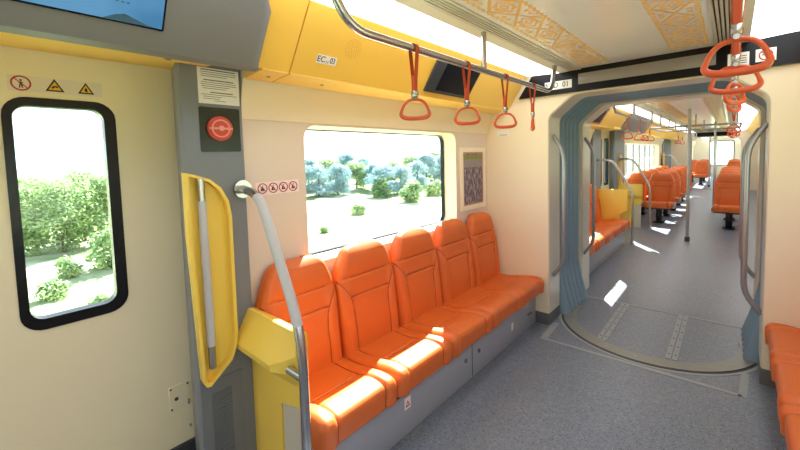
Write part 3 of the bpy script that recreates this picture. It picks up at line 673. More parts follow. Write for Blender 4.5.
# ------------------------------------------------------------------ seats
def seam_d(y, z, lines):
    best = 9
    for (a0, b0), (a1, b1) in lines:
        dx, dz = a1-a0, b1-b0; L = dx*dx+dz*dz; k = max(0, min(1, ((y-a0)*dx+(z-b0)*dz)/L))
        best = min(best, math.hypot(y-a0-k*dx, z-b0-k*dz))
    return best
def lerp_tab(tab, t):
    for (a, x), (b, y) in zip(tab, tab[1:]):
        if t <= b: k = (t-a)/(b-a) if b > a else 0; k = k*k*(3-2*k) if False else k; return x+(y-x)*k
    return tab[-1][1]
HW = [(0, .230), (.45, .236), (.60, .2365), (.70, .230), (.80, .211), (.88, .190), (.935, .171), (.965, .153), (.985, .128), (.996, .09), (1, .05)]
def make_seat():
    """bench seat: wall plane at local x=0, width along y, floor at z=0"""
    t = thing('armless_chair', 'seat', 'seat', (0, 0, 0))
    Z0, Z1 = .36, .985
    pl = []
    for sy in (-1, 1):
        pts = [(sy*.236, .80), (sy*.205, .765), (sy*.168, .715), (sy*.148, .66), (sy*.140, .58), (sy*.140, .36)]
        pl += list(zip(pts, pts[1:]))
    pl += [((-.215, .808), (.215, .808)), ((-.158, .695), (.158, .695))]
    NS, NT = 57, 84
    def front(s, tt):
        z = Z0+(Z1-Z0)*tt; hw = lerp_tab(HW, tt); y = s*hw
        e = abs(s); x = .148-.068*(z-.40)/.58                      # leaning front plane
        edge = max(0, (e-.80)/.20); x -= .028*edge**2.6
        topr = max(0, (tt-.90)/.10); x -= .040*topr**2.0
        bol = max(0.0, min(1.0, (abs(y)-.135)/.03)); x += .012*bol*(1-edge)*min(1, max(0, (.80-z)/.08))   # side bolsters
        x += .010*math.exp(-((z-.89)/.07)**2)*(1-e**2)              # head bulge
        x += .008*math.exp(-((z-.52)/.10)**2)*(1-e**2)
        d = seam_d(y, z, pl); x -= .0085*math.exp(-(d/.0055)**2)
        return (x, y, z)
    mb = MB(); g = mb.grid(lambda u, v: front(-1+2*u, v), NS, NT)
    bk = [[mb.bm.verts.new((.022-.004*(j/(NT-1)), g[i][j].co.y*.985, g[i][j].co.z-(.012 if j == NT-1 else 0))) for j in range(NT)] for i in (0, NS-1)]
    for side, col in ((0, g[0]), (1, g[-1])):
        for j in range(NT-1): mb.face([col[j], col[j+1], bk[side][j+1], bk[side][j]])
    for j in range(NT-1): mb.face([bk[0][j], bk[0][j+1], bk[1][j+1], bk[1][j]])
    top = [g[i][-1] for i in range(NS)]; mb.face(top+[bk[1][-1], bk[0][-1]])
    bot = [g[i][0] for i in range(NS)]; mb.face(bot+[bk[1][0], bk[0][0]])
    mb.build('backrest', M_orange, t, angle=60)
    def sub_seams(name, par, pts_list, surf):
        mb = MB()
        for pts in pts_list: mb.tube([surf(*p) for p in pts], .0027, 5)
        return mb.build(name, M_seam, par)
    def dens(pts, k=7):
        out = []
        for p, q in zip(pts, pts[1:]):
            for i in range(k): out.append((p[0]+(q[0]-p[0])*i/k, p[1]+(q[1]-p[1])*i/k))
        return out+[pts[-1]]
    def on_back(y, z):
        tt = (z-Z0)/(Z1-Z0); hw = lerp_tab(HW, tt); q = front(max(-1, min(1, y/hw)), tt); return (q[0]+.0012, y if abs(y) < hw else q[1], z)
    L1 = [[(sy*.232, .80), (sy*.205, .765), (sy*.168, .715), (sy*.148, .66), (sy*.140, .58), (sy*.140, .39)] for sy in (-1, 1)]
    back = [c for c in t.children if c.name.startswith('backrest')][0]
    for P_ in L1+[[(-.205, .808), (.205, .808)], [(-.158, .695), (.158, .695)]]: sub_seams('seam', back, [dens(P_)], on_back)
    # cushion: profile from the back over the front edge and down
    prof = fillet([(.10, 0, .392), (.30, 0, .396), (.47, 0, .425), (.552, 0, .418), (.545, 0, .305)], .045, 6)
    L = [0]
    for p, q in zip(prof, prof[1:]): L.append(L[-1]+(q-p).length)
    def at(k):
        d = k*L[-1]
        for i in range(len(L)-1):
            if d <= L[i+1]+1e-9: return prof[i].lerp(prof[i+1], (d-L[i])/max(1e-9, L[i+1]-L[i])), (prof[i+1]-prof[i]).normalized()
        return prof[-1], (prof[-1]-prof[-2]).normalized()
    sl = [((-.150, -.1), (-.150, 1)), ((.150, -.1), (.150, 1)), ((-.150, .255), (.150, .255))]
    def cf(u, v):
        y = (-1+2*u)*.238; p, tg = at(v); nrm = Vector((-tg.z, 0, tg.x)); d = v*L[-1]
        dd = seam_d(y, d, sl); h = -.0075*math.exp(-(dd/.0055)**2)
        e = max(0, (abs(y)-.205)/.033); h -= .020*e**2.2
        b = max(0, min(1, (abs(y)-.150)/.02)); h += .011*b*max(0, min(1, (d-.12)/.1))*(1-e)
        h += .006*math.exp(-((d-.33)/.06)**2)*(1-e)*(1-b)
        q = p+nrm*h; return (q.x, y, q.z)
    mb = MB(); NU, NV = 61, 66; g = mb.grid(cf, NU, NV)
    fl = [mb.bm.verts.new((.10, g[i][0].co.y, .30)) for i in (0, NU-1)]; fr = [mb.bm.verts.new((.54, g[i][0].co.y, .30)) for i in (0, NU-1)]
    for s_, col in ((0, g[0]), (1, g[-1])): mb.face(list(col)+[fr[s_], fl[s_]])
    mb.face([g[i][-1] for i in range(NU)]+[fr[1], fr[0]]); mb.face([g[i][0] for i in range(NU)]+[fl[1], fl[0]]); mb.face([fl[0], fl[1], fr[1], fr[0]])
    cu = mb.build('cushion', M_orange, t, angle=60)
    def on_cu(y, d):
        q = cf((y/.238+1)/2, d/L[-1]); p, tg = at(d/L[-1]); return (q[0]-tg.z*.0012, y, q[2]+tg.x*.0012)
    for P_ in ([(-.150, .03), (-.150, L[-1]-.004)], [(.150, .03), (.150, L[-1]-.004)], [(-.150, .255), (.150, .255)]): sub_seams('seam', cu, [dens(P_, 30)], on_cu)
    return t
SEAT = make_seat()
used = [False]
def put_seat(loc, rz, sc, label, group):
    if not used[0]:
        used[0] = True; SEAT.location = loc; SEAT.rotation_euler = (0, 0, rz); SEAT.scale = sc; SEAT['label'] = label; SEAT['group'] = group; ORG[SEAT.name] = Vector(loc); return SEAT
    return dup(SEAT, loc, rz, sc, label, group)
XWL = X(-1, UW)+.005
DIV = [.832, 1.295, 1.775, 2.265, 2.745, 3.195]
LB = ['orange bench seat right behind the yellow divider and curved steel pole', 'orange bench seat second from the yellow divider', 'middle orange seat of the five seat bench under the side window',
      'orange bench seat second from the cream end wall, window corner behind it', 'orange bench seat against the cream end wall below the framed poster']
for i in range(5):
    w = DIV[i+1]-DIV[i]; put_seat((XWL, (DIV[i]+DIV[i+1])/2, 0), 0, (1, (w-.004)/.476, 1), LB[i], 'seats of the left bench')
XWR = X(1, 1.236)
RB = ['orange seat nearest the right edge of the picture at the bottom', 'second orange seat from the end wall on the right bench', 'orange right bench seat beside the cream end wall']
for i in range(3):
    y = 3.19-.24-(2-i)*.485; put_seat((XWR, y, 0), math.pi, (1, 1.01, 1), RB[i], 'seats of the right bench')

def bench_base(side, y0, y1, xf, label, detail=True):
    xw = X(side, UW)-side*.004; t = thing('underseat_cabinet', label, 'cabinet', ((xw+xf)/2, (y0+y1)/2, 0))
    MB().box(xw, xf, y0, y1, 0, .30, .004).build('box', M_base, t)
    if not detail: return t
    d = -side
    n, a, b = (d, 0, 0), (0, 1, 0), (0, 0, 1)
    ym = 2.115
    MB().box(xf-d*.001, xf+d*.0015, ym-.003, ym+.003, .01, .295).build('panel_joint', M_dark, t)
    for yy in (ym-.085, ym+.085):
        MB().cyl((xf, yy, .155), (xf+d*.008, yy, .155), .014, 16).build('lock', M_steel, t)
    for y_, w_ in ((1.0, .16), (1.4, .16), (1.85, .14), (2.4, .16), (2.8, .16)):
        for z in (.235, .265): MB().box(xf-d*.001, xf+d*.0015, y_-w_/2, y_+w_/2, z, z+.007).build('slot', M_white, t)
    s = sheet('warning_sticker', M_pink, t, (xf, 1.445, .175), a, b, n, .050, .065)
    mb = MB(); o = Vector((xf+d*.0016, 1.445, .172)); mb.plate([o+EY*y+EZ*z for y, z in ((-.018, -.016), (.018, -.016), (0, .018))], [[o+EY*y+EZ*z for y, z in ((-.009, -.010), (.009, -.010), (0, .008))]], EX*d*.0008); mb.build('sticker_triangle', M_red, s)
    sheet('small_sticker', M_white, t, (xf, 2.73, .13), a, b, n, .035, .06)
    h = MB(); h.box(xf, xf+d*.012, 3.02, 3.10, .12, .135, .003); h.build('catch', M_steel, t)
    return t
bench_base(-1, .845, 3.205, -1.285, 'long grey box below the left bench with two locks and a warning sticker')
bench_base(1, 1.72, 3.20, .245, 'grey box below the right bench at the picture edge', False)
# ------------------------------------------------------------------ divider and curved stanchion
def divider(y, label, sgn=1, top=.80, xa=None, xb=-1.312, lower=True):
    """yellow end panel across the bench; sgn +1 overhangs towards the door at -Y"""
    xa = xa if xa is not None else X(-1, 1.222)
    t = thing('bench_divider', label, 'divider', ((xa+xb)/2, y, 0))
    f = lambda yy: y-sgn*yy
    # hood: overhanging sloped head
    P = [(f(-.055), top-.02), (f(-.015), top), (f(.0), top), (f(.075), .665), (f(.07), .635), (f(-.02), .55), (f(-.055), .55)]
    mb = MB(); A = mb.vs([(xa, yy, z) for yy, z in P]); mid = xb-.085; B = mb.vs([(mid, yy, z) for yy, z in P])
    Q = [(f(-.055), top-.02), (f(-.015), top), (f(.0), top), (f(.004), .70), (f(.004), .62), (f(-.02), .55), (f(-.055), .55)]
    C = mb.vs([(xb, yy, z) for yy, z in Q]); n_ = len(P)
    for U, V in ((A, B), (B, C)):
        for i in range(n_): mb.face([U[i], U[(i+1) % n_], V[(i+1) % n_], V[i]])
    mb.face(A[::-1]); mb.face(C); mb.build('hood', M_ygrab, t, angle=25)
    if lower:
        P = [(xa, 0), (xa, .64), (xb, .64), (xb, .475), (xb-.15, .44), (xb-.15, .0)]
        mb = MB(); mb.prism([(x, f(-.005), z) for x, z in P], (0, sgn*.045, 0), .003, 1); mb.build('panel', M_ygrab, t)
        mb = MB(); mb.prism([(x, f(-.012), z) for x, z in ((xb-.148, 0), (xb-.148, .44), (xb-.02, .47), (xb-.02, 0))], (0, sgn*.03, 0)); mb.build('side_plate', M_alu, t)
    return t
divider(.80, 'yellow end panel between the grey door pillar and the first orange seat')
def stanchion(y, pts, label, r=.019, base=True, flange=None):
    t = thing('handrail_pole', label, 'handrail', (pts[-1][0], y, 0))
    path = fillet([(p[0], p[2] if len(p) > 2 else y, p[1]) for p in pts], .16, 10)
    MB().tube(path, r, 16).build('rail', M_steel, t)
    k0, k1 = (5, 17) if flange else (0, 0)
    if k1: MB().tube(path[k0:k1], r+.0014, 16).build('grip_sleeve', M_grip, t)
    if flange:
        p = path[0]; MB().cyl(p-EX*.004, p+EX*.012, .042, 28).build('flange', M_steel, t)
    q = path[-1]; MB().cyl((q.x, q.y, 0), (q.x, q.y, .03), r+.012, 20).build('foot', M_dsteel, t)
    return t
t = stanchion(.775, [(PF+.004, 1.375, .80), (-1.505, 1.36), (-1.225, .83), (-1.225, 0)], 'curved steel pole rising from the floor beside the yellow divider to the grey pillar', flange=True)
MB().cyl((-1.228, .772, .655), (-1.325, .772, .655), .0165, 16).build('bracket', M_steel, t)
# ------------------------------------------------------------------ wall stickers and poster
XW = X(-1, UW)
t = thing('sticker_row', 'row of four round red prohibition stickers on the wall beside the window', 'sticker', (XW, 1.012, 1.365))
s = sheet('sticker_sheet', M_pink, t, (XW, 1.012, 1.365), (0, 1, .02), (0, 0, 1), (1, 0, 0), .245, .066)
for k in range(4): prohibit(t, (XW+.0015, .925+k*.058, 1.365), (0, 1, 0), (0, 0, 1), (1, 0, 0), .0265, 'sit')
t = thing('framed_poster', 'narrow upright poster in a cream frame between window and end wall', 'poster', (XW, 2.955, 1.29))
y0, y1, z0, z1 = 2.74, 3.165, 1.02, 1.575
MB().plate([(XW, y, z) for y, z in ((y0, z0), (y1, z0), (y1, z1), (y0, z1))], [[(XW, y, z) for y, z in ((y0+.04, z0+.04), (y1-.04, z0+.04), (y1-.04, z1-.04), (y0+.04, z1-.04))]], (.014, 0, 0)).build('frame', M_cream, t)
MB().box(XW+.002, XW+.006, y0+.03, y1-.03, z0+.03, z1-.03).build('picture', M_poster, t)
mb = MB(); fr = [(XW+.0065, y, z) for y, z in ((y0+.04, z0+.04), (y1-.04, z0+.04), (y1-.04, z1-.04), (y0+.04, z1-.04))]; i_ = .012
mb.plate(fr, [[(XW+.0065, y, z) for y, z in ((y0+.04+i_, z0+.04+i_), (y1-.04-i_, z0+.04+i_), (y1-.04-i_, z1-.04-i_), (y0+.04+i_, z1-.04-i_))]], (.001, 0, 0)); mb.build('picture_edge', MATS.get('poster_pink') or mat('poster_pink', rgb(190, 140, 120), .5), t)
mb = MB(); mb.box(XW+.0065, XW+.0072, y0+.055, y1-.055, 1.47, 1.51); mb.build('green_band', MATS.get('poster_green') or mat('poster_green', rgb(132, 136, 70), .5, var=.4, scale=60), t)
mb = MB(); mb.box(XW+.0065, XW+.0072, y0+.055, y1-.055, 1.40, 1.47); mb.build('grey_band', MATS.get('poster_grey') or mat('poster_grey', rgb(150, 142, 144), .5, var=.15, scale=20), t)

# ------------------------------------------------------------------ overhead rails and straps
RZ, RU, RR = 1.957, .505, .0165
RZR = RZ+.022
def overhead(side, label, RZ=RZ):
    x = X(side, RU); t = thing('overhead_rail', label, 'handrail', (x, 1.9, RZ), 'overhead rails of the near car')
    path = fillet([(x, .78, 2.168), (x, .90, RZ), (x, 2.80, RZ), (x, 2.90, RZ+.05), (x, 2.93, 2.168)], .10, 8)
    path = fillet([(x, .775, 2.168), (x, .865, RZ), (x, 2.83, RZ), (x, 2.90, 2.168)], .11, 8)
    MB().tube(path, RR, 14).build('rail', M_steel, t)
    MB().tube([(x, 1.83, 2.168), (x, 1.83, RZ)], .014, 12).build('hanger', M_steel, t)
overhead(-1, 'steel overhead rail with straps on the left side of the near car'); overhead(1, 'steel overhead rail above the foreground rings on the right', RZR)
def make_strap():
    """webbing loop round the rail, metal buckle, triangular ring; rail at z=0"""
    t = thing('hanging_strap', 'strap', 'strap', (0, 0, 0))
    w = .011; mb = MB()
    path = [(-.004, -.178), (-.006, -.125), (-.017, -.02)]+[(-.0185*math.cos(math.radians(a)), .0185*math.sin(math.radians(a))) for a in range(0, 181, 20)]+[(.017, -.02), (.006, -.125), (.004, -.178)]
    n = len(path); th = .0022; rows = []
    for i, (x, z) in enumerate(path):
        a, b = path[max(i-1, 0)], path[min(i+1, n-1)]; d = Vector((b[0]-a[0], b[1]-a[1])).normalized(); nx, nz = -d.y, d.x
        rows.append(mb.vs([(x, -w, z), (x, w, z), (x+nx*th, w, z+nz*th), (x+nx*th, -w, z+nz*th)]))
    for a, b in zip(rows, rows[1:]):
        for k in range(4): mb.face([a[k], a[(k+1) % 4], b[(k+1) % 4], b[k]])
    mb.face(rows[0][::-1]); mb.face(rows[-1]); mb.box(-.008, .008, -.012, .012, -.182, -.115, .002, 1)
    mb.build('strap_loop', M_strap, t)
    mb = MB(); mb.box(-.011, .011, -.014, .014, -.201, -.176, .003, 2); mb.cyl((0, -.015, -.207), (0, .015, -.207), .007, 12); mb.build('buckle', M_steel, t)
    O = []
    for x, z in ((0, -.190), (.028, -.196), (.047, -.218), (.059, -.252), (.061, -.270), (.050, -.284), (.026, -.290), (0, -.291), (-.026, -.290), (-.050, -.284), (-.061, -.270), (-.059, -.252), (-.047, -.218), (-.028, -.196)): O.append(Vector((x*.98, 0, -.291+(z+.291)*.78)))
    N = len(O); P = []; R = []
    for i in range(N):                        # Catmull-Rom smoothing
        a, b, c, d = O[i-1], O[i], O[(i+1) % N], O[(i+2) % N]
        for k in range(4):
            s_ = k/4; p = .5*((2*b)+(-a+c)*s_+(2*a-5*b+4*c-d)*s_*s_+(-a+3*b-3*c+d)*s_**3); P.append(p); R.append(.0062+.0034*max(0, min(1, (-.255-p.z)/.03)))
    mb = MB(); mb.loop_tube(P, R, 10); mb.build('grip_ring', M_ring, t)
    return t
STRAP = make_strap(); sused = [False]
def put_strap(x, y, yaw, label, group, z=RZ):
    if not sused[0]: sused[0] = True; o = STRAP; o.location = (x, y, z); o['label'] = label; o['group'] = group; ORG[o.name] = Vector((x, y, z))
    else: o = dup(STRAP, (x, y, z), 0, None, label, group)
    for c in o.children:
        if c.name.startswith('grip_ring'): c.rotation_euler = (0, 0, math.radians(yaw))
    return o
G1 = 'straps on the left overhead rail'; G2 = 'straps on the right overhead rail'
xl, xr = X(-1, RU), X(1, RU)
put_strap(xl, 1.235, 38, 'orange strap with ring, leftmost of the four on the left rail', G1)
put_strap(xl, 1.65, 30, 'orange strap with ring in front of the black wall screen', G1)
put_strap(xl, 2.075, 20, 'orange strap with ring just right of the black wall screen', G1)
put_strap(xl, 2.48, 118, 'orange strap seen edge on near the bent end of the left rail', G1)
put_strap(xr, 1.25, -3, 'largest orange strap ring in the foreground at upper right', G2, RZR)
put_strap(xr, 1.65, 2, 'orange strap ring directly behind the largest foreground ring', G2, RZR)
put_strap(xr, 2.07, 62, 'third orange strap ring of the foreground row at right', G2, RZR)
put_strap(xr, 2.48, 70, 'fourth and farthest orange strap ring on the near right rail', G2, RZR)
# grab bars at the gangway
def grab_bar(side, y, label, z0=.42, z1=1.66):
    x = X(side, .664); xi = X(side, .575); t = thing('grab_bar', label, 'handrail', (x, y, z0))
    MB().tube(fillet([(x, y-.0, z1), (xi, y, z1-.15), (xi, y, z0+.13), (x, y, z0)], .12, 8), .0165, 14).build('bar', M_dsteel, t)
grab_bar(-1, 3.31, 'dark steel grab bar on the near left edge of the gangway'); grab_bar(-1, 4.24, 'dark steel grab bar on the far left edge of the gangway')
grab_bar(1, 3.31, 'dark steel grab bar on the near right edge of the gangway'); grab_bar(1, 4.24, 'dark steel grab bar on the far right edge of the gangway')

# ------------------------------------------------------------------ second car
DIV2 = [4.46, 4.94, 5.42, 5.90, 6.38, 6.82]
L2 = ['first', 'second', 'third', 'fourth', 'last']
for i in range(5):
    put_seat((XWL, (DIV2[i]+DIV2[i+1])/2, 0), 0, (1, (DIV2[i+1]-DIV2[i]-.004)/.476, 1), '%s orange seat of the bench beyond the gangway, counted from the gangway' % L2[i], 'seats of the bench beyond the gangway')
bench_base(-1, 4.45, 6.83, -1.285, 'grey box below the bench beyond the gangway', False)
t = thing('bench_divider', 'low yellow panel at the end of the bench beyond the gangway', 'divider', (-1.5, 6.86, 0))
MB().prism([(x, 6.84, z) for x, z in ((-1.72, .0), (-1.72, .89), (-1.245, .89), (-1.245, .56), (-1.36, .50), (-1.36, 0))], (0, .045, 0), .008).build('panel', M_ygrab, t)
stanchion(6.93, [(PF+.004, 1.375, 6.93), (-1.48, 1.37), (-1.19, .85), (-1.19, 0)], 'curved steel rail over the low yellow panel beyond the gangway', flange=True)
pillar(6.70, 7.20, 'grey door pillar at the near side of the second car door')
door_leaf(7.19, 7.70, 7.30, 7.60, ud=1.31); door_leaf(7.71, 8.22, 7.82, 8.10, ud=1.31); door_surround(7.1, 8.3)
header(7.65, 9.9, 'grey header box above the second car door behind hanging straps')
pillar(8.20, 9.06, 'grey door pillar at the far side of the second car door')
grab_tray(8.62, 'tall yellow moulded grab handle on the pillar of the second car door')
divider(8.55, 'yellow end panel beyond the second car door with a seat behind', 1, .86, X(-1, 1.222), -1.31)
stanchion(8.50, [(PF+.004, 1.36, 8.5), (-1.46, 1.36), (-1.175, .84), (-1.165, 0)], 'curved steel rail at the yellow panel beyond the second car door', flange=True)
def pair_seat(x, y, label, group, facing=-1):
    """seat on a pedestal, across the car; facing -1 looks to the camera"""
    rz = -math.pi/2 if facing < 0 else math.pi/2
    o = put_seat((x, y-facing*.32, .02), rz, (1, 1, 1.04), label, group); o.name = 'pedestal_chair'
    yb = y-facing*.32
    f = lambda a, b: sorted((yb+facing*a, yb+facing*b))
    # the parts below the cushion share one mesh, built at the first seat
    if 'ped' not in PED:
        me_o = MB(); me_o.box(.20, .42, -.05, .05, 0, .28, .01); me_o.box(.16, .46, -.09, .09, 0, .02, .004); PED['ped'] = me_o.build('pedestal', M_black, None, (0, 0, 0))
        sh = MB(); sh.box(-.012, .03, -.215, .215, .34, .86, .015); sh.box(.02, .50, -.215, .215, .275, .302, .008); PED['shell'] = sh.build('back_shell', M_dark, None, (0, 0, 0))
        ar = MB(); ar.box(.06, .46, .236, .256, .30, .40, .008); PED['arm'] = ar.build('side_bracket', M_base, None, (0, 0, 0))
        for k in PED: PED[k].parent = o; PED[k].location = (0, 0, 0)
    else:
        for k in ('ped', 'shell', 'arm'):
            c = PED[k].copy(); COL.objects.link(c); c.parent = o; c.location = (0, 0, 0)
    return o
PED = {}
ORD = ['first', 'second', 'third', 'fourth', 'fifth', 'sixth']
rows = [9.32, 10.35, 11.4, 12.5, 13.6]
for i, y in enumerate(rows):
    pair_seat(-1.115, y, 'orange aisle seat facing the camera, %s row on the left in the second car' % ORD[i], 'left aisle seats of the second car')
    pair_seat(-1.570, y, 'orange window seat facing the camera, %s row on the left in the second car' % ORD[i], 'left window seats of the second car').scale = (1, .72, 1.04)
for i, y in enumerate([9.25, 10.4, 11.6, 12.8]):
    pair_seat(-.03, y, 'orange aisle seat facing the camera, %s row on the right in the second car' % ORD[i], 'right aisle seats of the second car')
def pole(x, y, label, top=2.165, r=.023):
    t = thing('vertical_pole', label, 'pole', (x, y, 0), 'vertical steel poles')
    MB().tube([(x, y, .0), (x, y, top)], r, 14).build('tube', M_dsteel, t); MB().cyl((x, y, 0), (x, y, .07), r+.014, 18).build('foot', M_dark, t)
pole(-.535, 7.67, 'nearest full height steel pole standing mid aisle in the second car')
pole(-.33, 11.84, 'second full height steel pole farther down the aisle of the second car')
pole(-.70, 19.5, 'thin distant pole in the rearmost car, left of the far window'); pole(-.58, 22.6, 'thinnest distant pole in front of the bright far window')
pole(-1.18, 17.9, 'distant steel pole beside the left edge of the far gangway')
def rail2():
    x = X(-1, RU); t = thing('overhead_rail', 'long overhead rail with many hangers on the left of the second car', 'handrail', (x, 11, RZ))
    MB().tube(fillet([(x, 4.65, 2.168), (x, 4.78, RZ), (x, 17.4, RZ), (x, 17.5, 2.168)], .1, 6), RR, 10).build('rail', M_dsteel, t)
    for y in (5.9, 7.4, 8.4, 9.6, 10.8, 12, 13.5, 15, 16.5): MB().tube([(x, y, RZ), (x, y, 2.168)], .014, 8).build('hanger', M_dsteel, t)
    x = X(1, RU); t = thing('overhead_rail', 'overhead rail on the right side of the second car', 'handrail', (x, 6.5, RZ))
    MB().tube(fillet([(x, 4.65, 2.168), (x, 4.78, RZ), (x, 8.2, RZ), (x, 8.3, 2.168)], .1, 6), RR, 10).build('rail', M_dsteel, t)
    for y in (5.9, 7.0): MB().tube([(x, y, RZ), (x, y, 2.168)], .014, 8).build('hanger', M_dsteel, t)
    t = thing('cross_rail', 'rectangular steel rail loop crossing the ceiling of the second car', 'handrail', (XC, 10.2, RZ+.03))
    P = [Vector(p) for p in ((-1.25, 9.0, RZ), (.10, 9.0, RZ), (.10, 10.9, RZ), (-1.25, 10.9, RZ))]
    MB().tube(fillet([P[0], P[1], P[2], P[3], P[0]], .06, 5), .018, 10).build('loop_tube', M_dsteel, t)
    for xx, yy in ((-.535, 9.0), (.05, 9.0), (.05, 10.9), (-.5, 10.9)): MB().tube([(xx, yy, RZ), (xx, yy, 2.168)], .012, 8).build('hanger', M_dsteel, t)
rail2()
G3 = 'straps in the second car'
for i, (x, y, yw) in enumerate([(xl, 5.5, 30), (xl, 6.3, 10), (xl, 6.75, 50), (xl, 7.2, 0), (xl, 11.4, 10), (xl, 12.4, 40)]):
    put_strap(x, y, yw, 'orange strap %s from the gangway on the left rail of the second car' % ORD[i], G3)
for i, (x, y, yw) in enumerate([(xr, 5.1, 35), (xr, 5.7, 80), (xr, 6.5, 20), (xr, 7.6, 60)]):
    put_strap(x, y, yw, 'orange strap %s from the gangway on the right rail of the second car' % ORD[i], G3)
# second car, next door far away
door_leaf(15.2, 15.98, 15.35, 15.8); door_leaf(16.0, 16.8, 16.2, 16.65); door_surround(15.1, 16.9)
pillar(15.0, 15.2, 'grey pillar at the near side of the farthest left door'); pillar(16.8, 17.1, 'grey pillar at the far side of the farthest left door')
grab_tray(14.93, 'distant yellow grab handle before the farthest left door')
stanchion(14.7, [(PF+.004, 1.36, 14.7), (-1.46, 1.36), (-1.19, .85), (-1.18, 0)], 'distant curved steel rail before the farthest left door', flange=True)
t = thing('threshold_ring', 'dark threshold line on the floor at the far gangway', 'threshold', (XC, YT, 0)); MB().box(XC-.73, XC+.73, YT-.08, YT+.02, 0, .006).build('bar', M_dark, t)
t = thing('black_fascia', 'black fascia above the far gangway at the end of second car', 'fascia', (XC, YT, 2.0)); MB().box(XC-.6, XC+.6, YT-.04, YT, 2.0, 2.16).build('board', M_fascia, t)
for i, (x, y) in enumerate([(-1.0, 20.4), (-1.40, 22.0), (-1.0, 22.6)]): pair_seat(x, y, 'tiny distant orange seat on the left in the rearmost car, %s from the front' % ORD[i], 'left seats of the rearmost car')
for i, (x, y) in enumerate([(.05, 20.8), (.05, 22.4)]): pair_seat(x, y, 'tiny distant orange seat on the right in the rearmost car, %s from the front' % ORD[i], 'right seats of the rearmost car')

# ------------------------------------------------------------------ outside
GZ = -1.05
def hgt(x, y):
    d = max(0, -x-9); return GZ+.12*math.sin(x*.5+1)*math.cos(y*.37)+.018*d+.25*math.sin(y*.06)*min(1, d/20)
mb = MB(); NXg, NYg = 70, 90
mb.grid(lambda u, v: (lambda x, y: (x, y, hgt(x, y)))(-1.9-(u**2)*150-XC*0, -70+240*v), NXg, NYg); struct(mb.build('ground_left', M_ground, angle=80), 'pale dry meadow outside the left windows', 'ground')
mb = MB(); mb.box(1.2, 160, -70, 170, GZ-.1, GZ); struct(mb.build('ground_right', M_ground), 'pale meadow outside the right windows', 'ground')
mb = MB(); mb.box(-1.9, 1.2, YEND+1, 170, GZ-.1, GZ); struct(mb.build('ground_front', M_ground), 'pale meadow beyond the end window', 'ground')
mb = MB()
def hillf(u, v):
    th = math.radians(60+100*u); r = 150+90*v; x = -r*math.sin(th); y = r*math.cos(th)*1.2+30
    h = (9+9*math.exp(-((u-.22)/.10)**2)+2.2*math.sin(u*23)+1.2*math.sin(u*51+1))*math.sin(math.pi*min(1, v*1.0)*.5+.0)
    return (x, y, GZ+1+h)
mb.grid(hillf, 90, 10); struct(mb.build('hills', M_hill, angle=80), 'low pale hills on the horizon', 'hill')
def crown_mesh(name, h, r, n, m, seed, base=.22, leaf=.11):
    rnd = random.Random(seed); mb = MB(); blobs = []
    for k in range(16):
        z = h*(base+(1-base)*rnd.random()**.9); f = math.sin(math.pi*min(1, max(.12, (z/h-base*.6)/(1-base*.6))))**.6; a = rnd.random()*6.28; q = r*f*rnd.random()**.6*.75
        blobs.append((Vector((q*math.cos(a), q*math.sin(a), min(z, h*.93))), r*(.30+.22*rnd.random())))
    for k in range(n):
        c, br = rnd.choice(blobs); d = Vector((rnd.gauss(0, 1), rnd.gauss(0, 1), rnd.gauss(0, 1))).normalized(); p = c+d*br*(.35+.85*rnd.random()**.8)
        if p.z < .02: p.z = .02+rnd.random()*.1
        e1 = Vector((rnd.gauss(0, 1), rnd.gauss(0, 1), rnd.gauss(0, .6))).normalized(); e2 = e1.cross(d+Vector((.1, .2, .3))).normalized(); s_ = leaf*(.6+.8*rnd.random())
        v = mb.vs([p-e1*s_, p+e2*s_*.5, p+e1*s_, p-e2*s_*.5]); mb.face(v)
    return mb
def tree_proto(name, h, r, n, m, seed, leaf, label):
    t = thing(name, label, 'tree' if 'tree' in name else 'shrub', (0, 0, 0))
    crown_mesh(name, h, r, n, m, seed, .14 if 'tree' in name else .05, leaf).build('crown', m, t, recalc=False)
    mb = MB(); rr = random.Random(seed); mb.tube([(0, 0, -.3), (.04, .02, h*.3), (-.03, .05, h*.75)], [h*.022, h*.017, h*.006], 8)
    for k in range(5):
        a = rr.random()*6.28; z = h*(.25+.09*k); mb.tube([(0, 0, z), (math.cos(a)*r*.45, math.sin(a)*r*.45, z+h*.16)], [h*.008, h*.003], 6)
    mb.build('trunk', M_bark, t); return t
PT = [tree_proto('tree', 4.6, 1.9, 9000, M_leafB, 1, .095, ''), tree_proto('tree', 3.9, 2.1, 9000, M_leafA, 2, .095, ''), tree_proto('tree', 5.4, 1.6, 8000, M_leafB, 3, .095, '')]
PS = [tree_proto('shrub', .75, .55, 1500, M_leafA, 4, .06, ''), tree_proto('shrub', .55, .65, 1500, M_leafA, 5, .06, '')]
first = set()
SHN = ['front left', 'behind the front left one', 'middle of the meadow', 'front right of centre', 'large one at the right below the trees', 'at the lower right corner', 'smallest at the bottom edge']
def plant(protos, k, x, y, s, label, group, wide=1.0):
    p = protos[k]; z = hgt(x, y)-.03
    if p.name not in first:
        first.add(p.name); p.location = (x, y, z); p.scale = (s*wide, s*wide, s); p['label'] = label; p['group'] = group; p.rotation_euler = (0, 0, k); return
    dup(p, (x, y, z), random.random()*6.28, (s*wide, s*wide, s), label, group)
ORDL = ['leftmost', 'second', 'third', 'fourth', 'fifth', 'sixth', 'seventh', 'eighth', 'ninth', 'tenth', 'eleventh', 'twelfth', 'thirteenth', 'fourteenth', 'fifteenth', 'sixteenth']
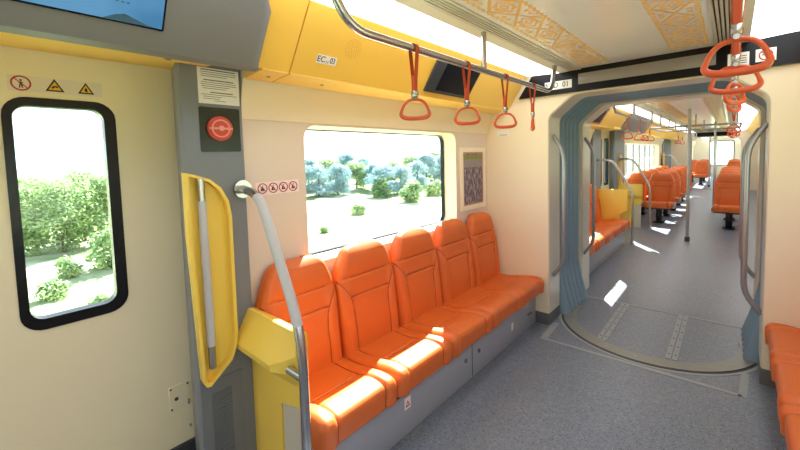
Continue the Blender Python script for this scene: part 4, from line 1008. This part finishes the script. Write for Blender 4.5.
def ray_at(px_, dist):
    """ground position seen at picture column px_ (horizon row) at a distance"""
    d = cam_matrix(0.731053, 0.0634112, 0.0272209) @ Vector(((px_-400)/371.54, -(170-181.55)/371.54, -1)); d.z = 0; d.normalize(); return d*dist
for i, (c, dist, k, s) in enumerate([(12, 14.6, 1, .50), (36, 17.5, 1, .50), (57, 14.2, 1, .46), (80, 16.0, 1, .52), (103, 14.8, 1, .48), (126, 19, 0, .46)]):
    p = ray_at(c, dist); plant(PT, k, p.x, p.y, s, 'leafy tree seen through the door window, %s%s' % (ORDL[i], ' from the left' if i else ' of the trees there'), 'trees outside the door window')
row = [(298, 24, 0, .54), (308, 27, 2, .52), (318, 24, 0, .52), (328, 29, 1, .62), (337, 25, 0, .53), (347, 31, 2, .60), (356, 28, 1, .56), (365, 33, 0, .60), (374, 27, 2, .46), (383, 24, 0, .53),
       (392, 29, 1, .58), (400, 25, 0, .50), (409, 33, 1, .70), (417, 28, 0, .52), (426, 31, 2, .56), (434, 36, 1, .78), (443, 33, 0, .62), (451, 37, 1, .78), (460, 35, 0, .64), (470, 38, 1, .80)]
TEN = ['first', 'second', 'third', 'fourth', 'fifth', 'sixth', 'seventh', 'eighth', 'ninth', 'tenth', 'eleventh', 'twelfth', 'thirteenth', 'fourteenth', 'fifteenth', 'sixteenth', 'seventeenth', 'eighteenth', 'nineteenth', 'twentieth']
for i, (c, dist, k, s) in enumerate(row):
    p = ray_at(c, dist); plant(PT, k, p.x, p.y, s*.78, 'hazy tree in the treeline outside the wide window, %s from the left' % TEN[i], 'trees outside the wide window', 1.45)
for i, (c, dist, k, s) in enumerate([(32, 7.6, 0, .42), (40, 9.6, 1, .50), (58, 10.9, 0, .5), (90, 8.2, 0, .45), (108, 11.2, 0, 1.1), (112, 7.3, 0, .6), (78, 6.2, 0, .36)]):
    p = ray_at(c, dist); plant(PS, k, p.x, p.y, s, 'shrub in the meadow outside the door window, %s' % SHN[i], 'shrubs outside the door window')
for i, (c, dist, k, s) in enumerate([(322, 13.5, 1, .4), (356, 17, 1, .7), (380, 23, 0, 1.3), (412, 20, 0, 1.3), (436, 23, 1, 1.3)]):
    p = ray_at(c, dist); plant(PS, k, p.x, p.y, s, 'low shrub in the pale meadow outside the wide window, %s%s' % (ORDL[i], ' from the left' if i else ' one'), 'shrubs outside the wide window')
